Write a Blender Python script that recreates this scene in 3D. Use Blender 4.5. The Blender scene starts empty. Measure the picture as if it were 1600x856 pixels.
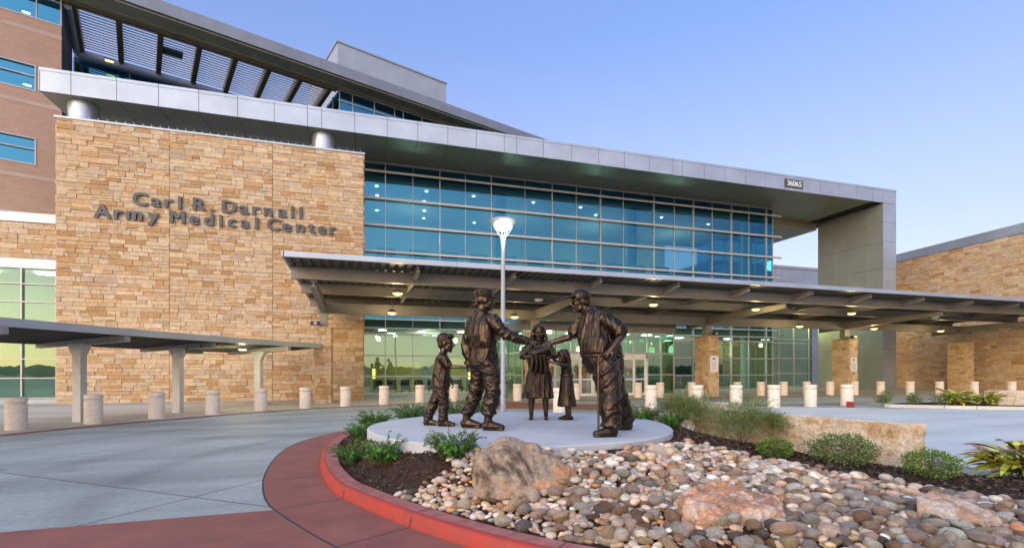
import bpy, bmesh, math, random
from mathutils import Vector, Matrix, Euler, noise
import numpy as np

SC = bpy.context.scene
COL = SC.collection
R = math.radians
rnd = random.Random(7)

# ------------------------------------------------------------------ camera
YAW = R(17.06)
CS, SN = math.cos(YAW), math.sin(YAW)
cam_data = bpy.data.cameras.new('camera')
cam_data.sensor_width = 36.0
cam_data.lens = 36.0 * 782 / 1600
cam_data.shift_y = (578 - 428) / 1600
cam_data.clip_start = 0.1
cam_data.clip_end = 5000
cam = bpy.data.objects.new('camera', cam_data)
COL.objects.link(cam)
cam.location = (0, 0, 1.65)
cam.rotation_euler = (R(90), 0, -YAW)
SC.camera = cam

# ------------------------------------------------------------------ sky, sun, exposure
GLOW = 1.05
SUN_EL, SUN_AZ = 3.5, 226.0        # degrees; azimuth clockwise from +Y (sun low, behind the camera to the left)
world = bpy.data.worlds.new('World')
SC.world = world
world.use_nodes = True
wn = world.node_tree.nodes
wl = world.node_tree.links
wn.clear()
sky = wn.new('ShaderNodeTexSky')
sky.sky_type = 'NISHITA'
sky.sun_disc = False
sky.sun_elevation = R(SUN_EL)
sky.sun_rotation = R(SUN_AZ)
sky.altitude = 200
sky.air_density = 1.0
sky.dust_density = 1.2
sky.ozone_density = 2.5
hs = wn.new('ShaderNodeHueSaturation')
hs.inputs['Saturation'].default_value = 1.0
bg = wn.new('ShaderNodeBackground')
bg.inputs['Strength'].default_value = 0.15
wo = wn.new('ShaderNodeOutputWorld')
# twilight colours high above the haze: lavender near the horizon, clear blue overhead, added to the Nishita sky
tcw = wn.new('ShaderNodeTexCoord')
sxyz = wn.new('ShaderNodeSeparateXYZ')
ramp = wn.new('ShaderNodeValToRGB')
ramp.color_ramp.elements[0].position = 0.0
ramp.color_ramp.elements[0].color = (0.26, 0.165, 0.22, 1)
ramp.color_ramp.elements[1].position = 1.0
ramp.color_ramp.elements[1].color = (0.05, 0.075, 0.20, 1)
for pos_, col_ in ((0.16, (0.235, 0.16, 0.235, 1)), (0.33, (0.175, 0.155, 0.275, 1)), (0.55, (0.085, 0.115, 0.27, 1))):
    e_ = ramp.color_ramp.elements.new(pos_); e_.color = col_
gain = wn.new('ShaderNodeVectorMath'); gain.operation = 'SCALE'; gain.inputs['Scale'].default_value = 1 / 0.15
addv = wn.new('ShaderNodeVectorMath'); addv.operation = 'ADD'
wl.new(tcw.outputs['Generated'], sxyz.inputs[0])
wl.new(sxyz.outputs['Z'], ramp.inputs[0])
wl.new(ramp.outputs[0], gain.inputs[0])
wl.new(sky.outputs[0], hs.inputs['Color'])
wl.new(hs.outputs[0], addv.inputs[0])
wl.new(gain.outputs[0], addv.inputs[1])
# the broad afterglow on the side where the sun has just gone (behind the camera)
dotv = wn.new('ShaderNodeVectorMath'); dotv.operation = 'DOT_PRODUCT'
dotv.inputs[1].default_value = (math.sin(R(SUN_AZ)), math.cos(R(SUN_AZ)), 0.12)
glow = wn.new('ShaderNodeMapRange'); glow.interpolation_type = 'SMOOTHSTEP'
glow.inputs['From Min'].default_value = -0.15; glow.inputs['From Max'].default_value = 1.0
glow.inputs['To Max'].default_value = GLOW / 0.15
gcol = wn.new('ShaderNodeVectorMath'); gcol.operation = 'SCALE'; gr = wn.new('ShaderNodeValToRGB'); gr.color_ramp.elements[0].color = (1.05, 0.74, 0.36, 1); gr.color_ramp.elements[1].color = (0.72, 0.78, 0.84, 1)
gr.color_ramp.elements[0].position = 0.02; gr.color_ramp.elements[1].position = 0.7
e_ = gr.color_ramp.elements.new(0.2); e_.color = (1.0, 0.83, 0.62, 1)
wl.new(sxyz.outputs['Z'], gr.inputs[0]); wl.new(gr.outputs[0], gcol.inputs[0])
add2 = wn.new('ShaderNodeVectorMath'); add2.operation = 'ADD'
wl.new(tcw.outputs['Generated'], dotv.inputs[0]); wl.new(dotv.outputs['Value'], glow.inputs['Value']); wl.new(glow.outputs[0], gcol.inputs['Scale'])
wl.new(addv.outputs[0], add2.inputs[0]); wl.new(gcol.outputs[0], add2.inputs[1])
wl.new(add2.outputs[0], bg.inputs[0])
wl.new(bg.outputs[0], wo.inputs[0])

sd = bpy.data.lights.new('sun', 'SUN')
sd.energy = 0.5
sd.angle = R(25)
sd.color = (1.0, 0.80, 0.58)
sun = bpy.data.objects.new('sun', sd)
COL.objects.link(sun)
_az, _el = R(SUN_AZ), R(14.0)
sdir = Vector((math.sin(_az) * math.cos(_el), math.cos(_az) * math.cos(_el), math.sin(_el)))
sun.rotation_euler = (-sdir).to_track_quat('-Z', 'Y').to_euler()

vs = SC.view_settings
vs.view_transform = 'Standard'
vs.look = 'None'
vs.gamma = 1.0
vs.use_curve_mapping = False
vs.exposure = 1.0
SC.cycles.max_bounces = 8
SC.cycles.transparent_max_bounces = 12
SC.cycles.caustics_reflective = False
SC.cycles.caustics_refractive = False
SC.cycles.sample_clamp_indirect = 4.0
SC.cycles.use_denoising = True


def W(r, d, z=0.0):
    """site survey frame (r across, d away, turned with the bed) to world"""
    return Vector((r * CS + d * SN, -r * SN + d * CS, z))


# ------------------------------------------------------------------ object helpers
EM = {}


def thing(name, label, cat, loc=(0, 0, 0), rotz=0.0, group=None):
    o = bpy.data.objects.new(name, None)
    COL.objects.link(o)
    o.empty_display_size = 0.2
    o.location = loc
    o.rotation_euler = (0, 0, rotz)
    EM[o.name] = Matrix.Translation(Vector(loc)) @ Matrix.Rotation(rotz, 4, 'Z')
    tag(o, label, cat, group)
    return o


def tag(o, label=None, cat=None, group=None, kind=None):
    if label: o['label'] = label
    if cat: o['category'] = cat
    if group: o['group'] = group
    if kind: o['kind'] = kind
    return o


def structure(o):
    o['kind'] = 'structure'
    return o


def dup(root, loc, rotz=0.0, label=None, group=None, scale=None):
    r = root.copy()
    COL.objects.link(r)
    r.location = loc
    r.rotation_euler = (0, 0, rotz)
    if scale: r.scale = (scale, scale, scale)
    if label: r['label'] = label
    if group: r['group'] = group
    EM[r.name] = Matrix.Translation(Vector(loc)) @ Matrix.Rotation(rotz, 4, 'Z')
    for ch in list(root.children):
        c = ch.copy()
        COL.objects.link(c)
        c.parent = r
        for g in ch.children:
            d = g.copy()
            COL.objects.link(d)
            d.parent = c
    return r


class MB:
    """collects faces, then links them as ONE mesh object"""
    def __init__(self):
        self.v, self.f, self.c = [], [], []
        self.hascol = False

    def face(self, pts, col=None):
        n = len(self.v)
        self.v.extend([tuple(p) for p in pts])
        self.f.append(tuple(range(n, n + len(pts))))
        self.c.append(col)
        if col is not None: self.hascol = True

    def mesh(self, verts, faces, col=None):
        n = len(self.v)
        self.v.extend([tuple(p) for p in verts])
        for f in faces:
            self.f.append(tuple(n + i for i in f))
            self.c.append(col)
        if col is not None: self.hascol = True

    def hexa(self, p, col=None):
        """8 points: bottom loop 0-3 (ccw from above), top loop 4-7"""
        self.mesh(p, [(0, 3, 2, 1), (4, 5, 6, 7), (0, 1, 5, 4), (1, 2, 6, 5), (2, 3, 7, 6), (3, 0, 4, 7)], col)

    def box(self, x0, x1, y0, y1, z0, z1, col=None):
        if x0 > x1: x0, x1 = x1, x0
        if y0 > y1: y0, y1 = y1, y0
        if z0 > z1: z0, z1 = z1, z0
        self.hexa([(x0, y0, z0), (x1, y0, z0), (x1, y1, z0), (x0, y1, z0),
                   (x0, y0, z1), (x1, y0, z1), (x1, y1, z1), (x0, y1, z1)], col)

    def obox(self, o, u, n, s0, s1, t0, t1, z0, z1, col=None):
        """box along u (s) and n (t) from origin o"""
        P = lambda s, t, z: (o[0] + u[0] * s + n[0] * t, o[1] + u[1] * s + n[1] * t, z)
        self.hexa([P(s0, t0, z0), P(s1, t0, z0), P(s1, t1, z0), P(s0, t1, z0),
                   P(s0, t0, z1), P(s1, t0, z1), P(s1, t1, z1), P(s0, t1, z1)], col)

    def beam(self, a, b, w, h, col=None, up=(0, 0, 1)):
        a, b = Vector(a), Vector(b)
        t = (b - a).normalized()
        s = t.cross(Vector(up))
        if s.length < 1e-4: s = t.cross(Vector((1, 0, 0)))
        s.normalize()
        q = s.cross(t)
        s, q = s * w / 2, q * h / 2
        p = [a - s - q, a + s - q, b + s - q, b - s - q, a - s + q, a + s + q, b + s + q, b - s + q]
        self.hexa(p, col)

    def tube(self, pts, rad, n=10, caps=True, col=None):
        pts = [Vector(p) for p in pts]
        if not hasattr(rad, '__len__'): rad = [rad] * len(pts)
        rings = []
        ref = None
        for i, p in enumerate(pts):
            t = (pts[min(i + 1, len(pts) - 1)] - pts[max(i - 1, 0)]).normalized()
            if ref is None:
                ref = t.orthogonal().normalized()
            a = (ref - t * ref.dot(t)).normalized()
            ref = a
            b = t.cross(a)
            rings.append([p + (a * math.cos(2 * math.pi * k / n) + b * math.sin(2 * math.pi * k / n)) * rad[i] for k in range(n)])
        vs_ = [q for r in rings for q in r]
        fs = []
        for i in range(len(pts) - 1):
            for k in range(n):
                k2 = (k + 1) % n
                fs.append((i * n + k, i * n + k2, (i + 1) * n + k2, (i + 1) * n + k))
        if caps:
            fs.append(tuple(reversed(range(n))))
            fs.append(tuple((len(pts) - 1) * n + k for k in range(n)))
        self.mesh(vs_, fs, col)

    def lathe(self, prof, c=(0, 0, 0), n=32, col=None):
        vs_, fs = [], []
        for (r, z) in prof:
            for k in range(n):
                a = 2 * math.pi * k / n
                vs_.append((c[0] + r * math.cos(a), c[1] + r * math.sin(a), c[2] + z))
        for i in range(len(prof) - 1):
            for k in range(n):
                k2 = (k + 1) % n
                fs.append((i * n + k, i * n + k2, (i + 1) * n + k2, (i + 1) * n + k))
        if prof[0][0] > 1e-5: fs.append(tuple(reversed(range(n))))
        if prof[-1][0] > 1e-5: fs.append(tuple((len(prof) - 1) * n + k for k in range(n)))
        self.mesh(vs_, fs, col)

    def prism(self, poly, z0, z1, col=None):
        n = len(poly)
        vs_ = [(p[0], p[1], z0) for p in poly] + [(p[0], p[1], z1) for p in poly]
        fs = [tuple(reversed(range(n))), tuple(range(n, 2 * n))]
        for k in range(n):
            k2 = (k + 1) % n
            fs.append((k, k2, n + k2, n + k))
        self.mesh(vs_, fs, col)

    def build(self, name, mat, parent=None, local=False, smooth=False, bevel=0.0):
        me = bpy.data.meshes.new(name)
        me.from_pydata(self.v, [], self.f)
        me.materials.append(mat)
        if self.hascol:
            ca = me.color_attributes.new('Col', 'FLOAT_COLOR', 'CORNER')
            arr = np.ones((len(me.loops), 4), dtype=np.float32)
            k = 0
            for f, c in zip(self.f, self.c):
                if c is not None: arr[k:k + len(f), :3] = c
                k += len(f)
            ca.data.foreach_set('color', arr.ravel())
        if smooth is True:
            me.polygons.foreach_set('use_smooth', [True] * len(me.polygons))
        elif smooth:
            me.polygons.foreach_set('use_smooth', [True] * len(me.polygons))
            me.set_sharp_from_angle(angle=R(smooth))
        me.update()
        o = bpy.data.objects.new(name, me)
        COL.objects.link(o)
        if bevel:
            bm = bmesh.new(); bm.from_mesh(me)
            bmesh.ops.remove_doubles(bm, verts=bm.verts, dist=1e-5)
            bmesh.ops.bevel(bm, geom=[e for e in bm.edges if len(e.link_faces) == 2 and e.calc_face_angle(0) > 0.5], offset=bevel, segments=2, profile=0.7, affect='EDGES')
            bm.to_mesh(me); bm.free()
        if parent is not None:
            o.parent = parent
            if not local and parent.name in EM:
                o.matrix_parent_inverse = EM[parent.name].inverted()
        return o


# ------------------------------------------------------------------ materials
MATS = {}


def nmat(name, base, base2=None, rough=0.6, metal=0.0, scale=4.0, detail=6.0, bump=0.0, bscale=None, spec=0.5, mixr=(0.35, 0.65), rough2=None, stretch=None, attr=False, emis=None, objcol=False, coat=0.0):
    if name in MATS: return MATS[name]
    m = bpy.data.materials.new(name)
    m.use_nodes = True
    n, l = m.node_tree.nodes, m.node_tree.links
    b = n['Principled BSDF']
    b.inputs['Roughness'].default_value = rough
    b.inputs['Metallic'].default_value = metal
    b.inputs['Specular IOR Level'].default_value = spec
    b.inputs['Coat Weight'].default_value = coat
    tc = n.new('ShaderNodeTexCoord')
    mp = n.new('ShaderNodeMapping')
    l.new(tc.outputs['Object'], mp.inputs[0])
    if stretch: mp.inputs['Scale'].default_value = stretch
    nz = n.new('ShaderNodeTexNoise')
    nz.inputs['Scale'].default_value = scale
    nz.inputs['Detail'].default_value = detail
    nz.inputs['Roughness'].default_value = 0.6
    l.new(mp.outputs[0], nz.inputs['Vector'])
    mr = n.new('ShaderNodeMapRange')
    mr.inputs['From Min'].default_value, mr.inputs['From Max'].default_value = mixr
    l.new(nz.outputs['Fac'], mr.inputs['Value'])
    base2 = base2 or base
    if attr or objcol:
        if attr:
            ca = n.new('ShaderNodeVertexColor'); ca.layer_name = 'Col'
        else:
            ca = n.new('ShaderNodeObjectInfo')
        mx = n.new('ShaderNodeMix'); mx.data_type = 'RGBA'; mx.blend_type = 'MULTIPLY'
        mx.inputs['Factor'].default_value = 1.0
        l.new(ca.outputs['Color'], mx.inputs['A'])
        cr = n.new('ShaderNodeMix'); cr.data_type = 'RGBA'
        cr.inputs['A'].default_value = (*base, 1); cr.inputs['B'].default_value = (*base2, 1)
        l.new(mr.outputs[0], cr.inputs['Factor'])
        l.new(cr.outputs['Result'], mx.inputs['B'])
        l.new(mx.outputs['Result'], b.inputs['Base Color'])
    else:
        mx = n.new('ShaderNodeMix'); mx.data_type = 'RGBA'
        mx.inputs['A'].default_value = (*base, 1); mx.inputs['B'].default_value = (*base2, 1)
        l.new(mr.outputs[0], mx.inputs['Factor'])
        l.new(mx.outputs['Result'], b.inputs['Base Color'])
    if rough2 is not None:
        rr = n.new('ShaderNodeMapRange')
        rr.inputs['To Min'].default_value = rough; rr.inputs['To Max'].default_value = rough2
        l.new(mr.outputs[0], rr.inputs['Value']); l.new(rr.outputs[0], b.inputs['Roughness'])
    if bump:
        nb = n.new('ShaderNodeTexNoise')
        nb.inputs['Scale'].default_value = bscale or scale * 4
        nb.inputs['Detail'].default_value = 6
        l.new(mp.outputs[0], nb.inputs['Vector'])
        bp = n.new('ShaderNodeBump')
        bp.inputs['Strength'].default_value = 1.0
        bp.inputs['Distance'].default_value = bump
        l.new(nb.outputs['Fac'], bp.inputs['Height'])
        l.new(bp.outputs[0], b.inputs['Normal'])
    if emis:
        b.inputs['Emission Color'].default_value = (*emis[0], 1)
        b.inputs['Emission Strength'].default_value = emis[1]
    MATS[name] = m
    return m


def glass_mat(name, trans, refl, r0, rough=0.0, power=4.0, wav=0.0):
    """coated architectural glass: tinted see-through layer under a mirror coating that strengthens at grazing angles"""
    m = bpy.data.materials.new(name)
    m.use_nodes = True
    n, l = m.node_tree.nodes, m.node_tree.links
    n.clear()
    out = n.new('ShaderNodeOutputMaterial')
    t = n.new('ShaderNodeBsdfTransparent'); t.inputs[0].default_value = (*trans, 1)
    g = n.new('ShaderNodeBsdfGlossy'); g.inputs[0].default_value = (*refl, 1); g.inputs['Roughness'].default_value = rough
    lw = n.new('ShaderNodeLayerWeight'); lw.inputs['Blend'].default_value = 0.5
    pw = n.new('ShaderNodeMath'); pw.operation = 'POWER'; pw.inputs[1].default_value = power
    l.new(lw.outputs['Facing'], pw.inputs[0])
    mr = n.new('ShaderNodeMapRange'); mr.inputs['To Min'].default_value = r0; mr.inputs['To Max'].default_value = 0.95
    l.new(pw.outputs[0], mr.inputs['Value'])
    mx = n.new('ShaderNodeMixShader')
    l.new(mr.outputs[0], mx.inputs[0]); l.new(t.outputs[0], mx.inputs[1]); l.new(g.outputs[0], mx.inputs[2])
    l.new(mx.outputs[0], out.inputs[0])
    if wav:
        tc = n.new('ShaderNodeTexCoord')
        nz = n.new('ShaderNodeTexNoise'); nz.inputs['Scale'].default_value = 0.55; nz.inputs['Detail'].default_value = 1
        l.new(tc.outputs['Object'], nz.inputs['Vector'])
        bp = n.new('ShaderNodeBump'); bp.inputs['Distance'].default_value = wav
        l.new(nz.outputs['Fac'], bp.inputs['Height']); l.new(bp.outputs[0], g.inputs['Normal'])
    MATS[name] = m
    return m


def emit_mat(name, col, strength):
    m = bpy.data.materials.new(name)
    m.use_nodes = True
    n, l = m.node_tree.nodes, m.node_tree.links
    n.clear()
    out = n.new('ShaderNodeOutputMaterial')
    e = n.new('ShaderNodeEmission'); e.inputs[0].default_value = (*col, 1); e.inputs[1].default_value = strength
    l.new(e.outputs[0], out.inputs[0])
    MATS[name] = m
    return m


M = {}
M['stone'] = nmat('sandstone', (1.10, 1.08, 1.05), (0.78, 0.74, 0.69), rough=0.88, scale=6.0, detail=9, bump=0.03, bscale=7, attr=True, spec=0.25, mixr=(0.3, 0.72))
M['mortar'] = nmat('mortar', (0.50, 0.38, 0.25), (0.42, 0.31, 0.20), rough=0.9, scale=20)
M['leg_panel'] = nmat('leg_panel', (0.36, 0.37, 0.33), (0.31, 0.32, 0.285), rough=0.42, metal=0.45, scale=0.5, detail=3)
M['panel'] = nmat('metal_panel', (0.40, 0.455, 0.525), (0.34, 0.385, 0.45), rough=0.42, metal=0.55, scale=0.7, detail=3)
M['soffit'] = nmat('soffit_panel', (0.42, 0.42, 0.29), (0.36, 0.36, 0.25), rough=0.42, metal=0.45, scale=0.5, detail=3)
M['dark_gap'] = nmat('dark_joint', (0.03, 0.03, 0.03), rough=0.8)
M['steel'] = nmat('painted_steel', (0.29, 0.27, 0.24), (0.245, 0.228, 0.205), rough=0.5, metal=0.15, scale=2)
M['panel_dark'] = nmat('dark_panel', (0.25, 0.275, 0.31), (0.21, 0.23, 0.26), rough=0.45, metal=0.4, scale=0.8)
M['penthouse'] = nmat('penthouse_panel', (0.38, 0.42, 0.48), (0.33, 0.37, 0.42), rough=0.5, metal=0.35, scale=0.8)
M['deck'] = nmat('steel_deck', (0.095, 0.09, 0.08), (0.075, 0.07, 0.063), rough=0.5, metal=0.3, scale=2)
M['alu'] = nmat('aluminium', (0.40, 0.42, 0.45), (0.35, 0.37, 0.395), rough=0.35, metal=0.6, scale=3)
M['mullion'] = nmat('mullion_metal', (0.44, 0.44, 0.44), (0.38, 0.38, 0.38), rough=0.4, metal=0.4, scale=3)
M['brick'] = None
M['conc'] = None
M['white_metal'] = nmat('white_metal', (0.78, 0.79, 0.80), (0.7, 0.71, 0.73), rough=0.45, scale=2)
M['silver'] = nmat('silver_cladding', (0.50, 0.53, 0.57), (0.44, 0.47, 0.51), rough=0.33, metal=0.7, scale=1.5, detail=3)
M['limestone'] = nmat('limestone_bollard', (0.76, 0.67, 0.565), (0.62, 0.53, 0.435), rough=0.85, scale=9, bump=0.004, bscale=40, mixr=(0.3, 0.7))
M['letter'] = nmat('letter_metal', (0.09, 0.095, 0.105), (0.07, 0.075, 0.08), rough=0.5, metal=0.3)
M['interior'] = nmat('interior_plaster', (0.42, 0.43, 0.40), (0.36, 0.37, 0.35), rough=0.8, scale=0.6)
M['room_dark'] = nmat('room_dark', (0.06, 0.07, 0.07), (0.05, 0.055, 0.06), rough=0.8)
M['interior_dark'] = nmat('interior_dark', (0.10, 0.11, 0.11), (0.07, 0.08, 0.08), rough=0.7, scale=0.6)
M['wood'] = nmat('wood_panel', (0.32, 0.15, 0.05), (0.22, 0.10, 0.03), rough=0.5, scale=2, stretch=(6, 6, 0.6))
M['yellow_wall'] = nmat('warm_wall', (0.55, 0.43, 0.16), (0.5, 0.38, 0.13), rough=0.8)
M['column'] = nmat('teal_column', (0.38, 0.55, 0.58), (0.34, 0.5, 0.54), rough=0.4, scale=1)
M['glass_up'] = glass_mat('blue_glass', (0.27, 0.58, 0.66), (0.045, 0.185, 0.32), 0.54, wav=0.004)
M['glass_low'] = glass_mat('teal_glass', (0.46, 0.70, 0.58), (0.30, 0.47, 0.42), 0.36, wav=0.006)
M['glass_win'] = glass_mat('window_glass', (0.14, 0.34, 0.44), (0.085, 0.31, 0.46), 0.66, wav=0.004)
M['lamp_warm'] = emit_mat('lamp_warm', (1.0, 0.72, 0.20), 2.2)
M['lamp_white'] = emit_mat('lamp_white', (1.0, 0.93, 0.66), 4)
M['lamp_inside'] = emit_mat('lamp_inside', (1.0, 0.97, 0.90), 16)
M['lamp_street'] = emit_mat('lamp_street', (0.97, 1.0, 0.80), 3.0)
M['black'] = nmat('black_plastic', (0.025, 0.025, 0.027), rough=0.5)
M['sign_white'] = nmat('sign_white', (0.72, 0.72, 0.72), rough=0.5)
M['sign_ink'] = nmat('sign_ink', (0.08, 0.08, 0.10), rough=0.6)
M['sign_red'] = nmat('sign_red', (0.45, 0.08, 0.12), rough=0.6)
M['sign_blue'] = nmat('sign_blue', (0.07, 0.10, 0.35), rough=0.6)
M['sign_green'] = nmat('sign_green', (0.10, 0.13, 0.05), rough=0.5)
M['red_conc'] = nmat('red_concrete', (0.31, 0.108, 0.078), (0.20, 0.068, 0.050), rough=0.8, scale=1.6, detail=9, bump=0.0015, bscale=60, mixr=(0.25, 0.75))
M['red_paint'] = nmat('red_kerb_paint', (0.40, 0.034, 0.019), (0.28, 0.042, 0.027), rough=0.6, scale=5, bump=0.0015, bscale=50)
M['red_top'] = nmat('red_kerb_top', (0.43, 0.165, 0.135), (0.29, 0.09, 0.075), rough=0.75, scale=6, bump=0.0015, bscale=50)
M['joint'] = nmat('joint_filler', (0.045, 0.04, 0.04), rough=0.9)
M['plinth'] = nmat('plinth_concrete', (0.50, 0.51, 0.52), (0.40, 0.41, 0.42), rough=0.75, scale=1.7, bump=0.0012, bscale=70, mixr=(0.3, 0.75))
M['lamp_pole'] = nmat('lamp_pole_paint', (0.34, 0.37, 0.41), (0.30, 0.33, 0.37), rough=0.4)


def brick_mat():
    m = bpy.data.materials.new('small_brick')
    m.use_nodes = True
    n, l = m.node_tree.nodes, m.node_tree.links
    b = n['Principled BSDF']; b.inputs['Roughness'].default_value = 0.85
    tc = n.new('ShaderNodeTexCoord')
    sp = n.new('ShaderNodeSeparateXYZ'); l.new(tc.outputs['Object'], sp.inputs[0])
    ad = n.new('ShaderNodeMath'); ad.operation = 'ADD'
    l.new(sp.outputs[0], ad.inputs[0])
    ml = n.new('ShaderNodeMath'); ml.operation = 'MULTIPLY'; ml.inputs[1].default_value = 0.36
    l.new(sp.outputs[1], ml.inputs[0]); l.new(ml.outputs[0], ad.inputs[1])
    cb = n.new('ShaderNodeCombineXYZ'); l.new(ad.outputs[0], cb.inputs[0]); l.new(sp.outputs[2], cb.inputs[1])
    br = n.new('ShaderNodeTexBrick')
    br.inputs['Scale'].default_value = 1.0
    br.inputs['Brick Width'].default_value = 0.3
    br.inputs['Row Height'].default_value = 0.1
    br.inputs['Mortar Size'].default_value = 0.008
    br.inputs['Color1'].default_value = (0.50, 0.325, 0.24, 1)
    br.inputs['Color2'].default_value = (0.45, 0.285, 0.21, 1)
    br.inputs['Mortar'].default_value = (0.36, 0.27, 0.22, 1)
    l.new(cb.outputs[0], br.inputs['Vector'])
    nz = n.new('ShaderNodeTexNoise'); nz.inputs['Scale'].default_value = 0.5; nz.inputs['Detail'].default_value = 6
    l.new(tc.outputs['Object'], nz.inputs['Vector'])
    mr = n.new('ShaderNodeMapRange'); mr.inputs['To Min'].default_value = 0.82; mr.inputs['To Max'].default_value = 1.15
    l.new(nz.outputs['Fac'], mr.inputs['Value'])
    mx = n.new('ShaderNodeMix'); mx.data_type = 'RGBA'; mx.blend_type = 'MULTIPLY'; mx.inputs['Factor'].default_value = 1
    l.new(br.outputs['Color'], mx.inputs['A']); l.new(mr.outputs[0], mx.inputs['B'])
    l.new(mx.outputs['Result'], b.inputs['Base Color'])
    bp = n.new('ShaderNodeBump'); bp.inputs['Distance'].default_value = 0.006; bp.invert = True
    l.new(br.outputs['Fac'], bp.inputs['Height']); l.new(bp.outputs[0], b.inputs['Normal'])
    return m


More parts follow.
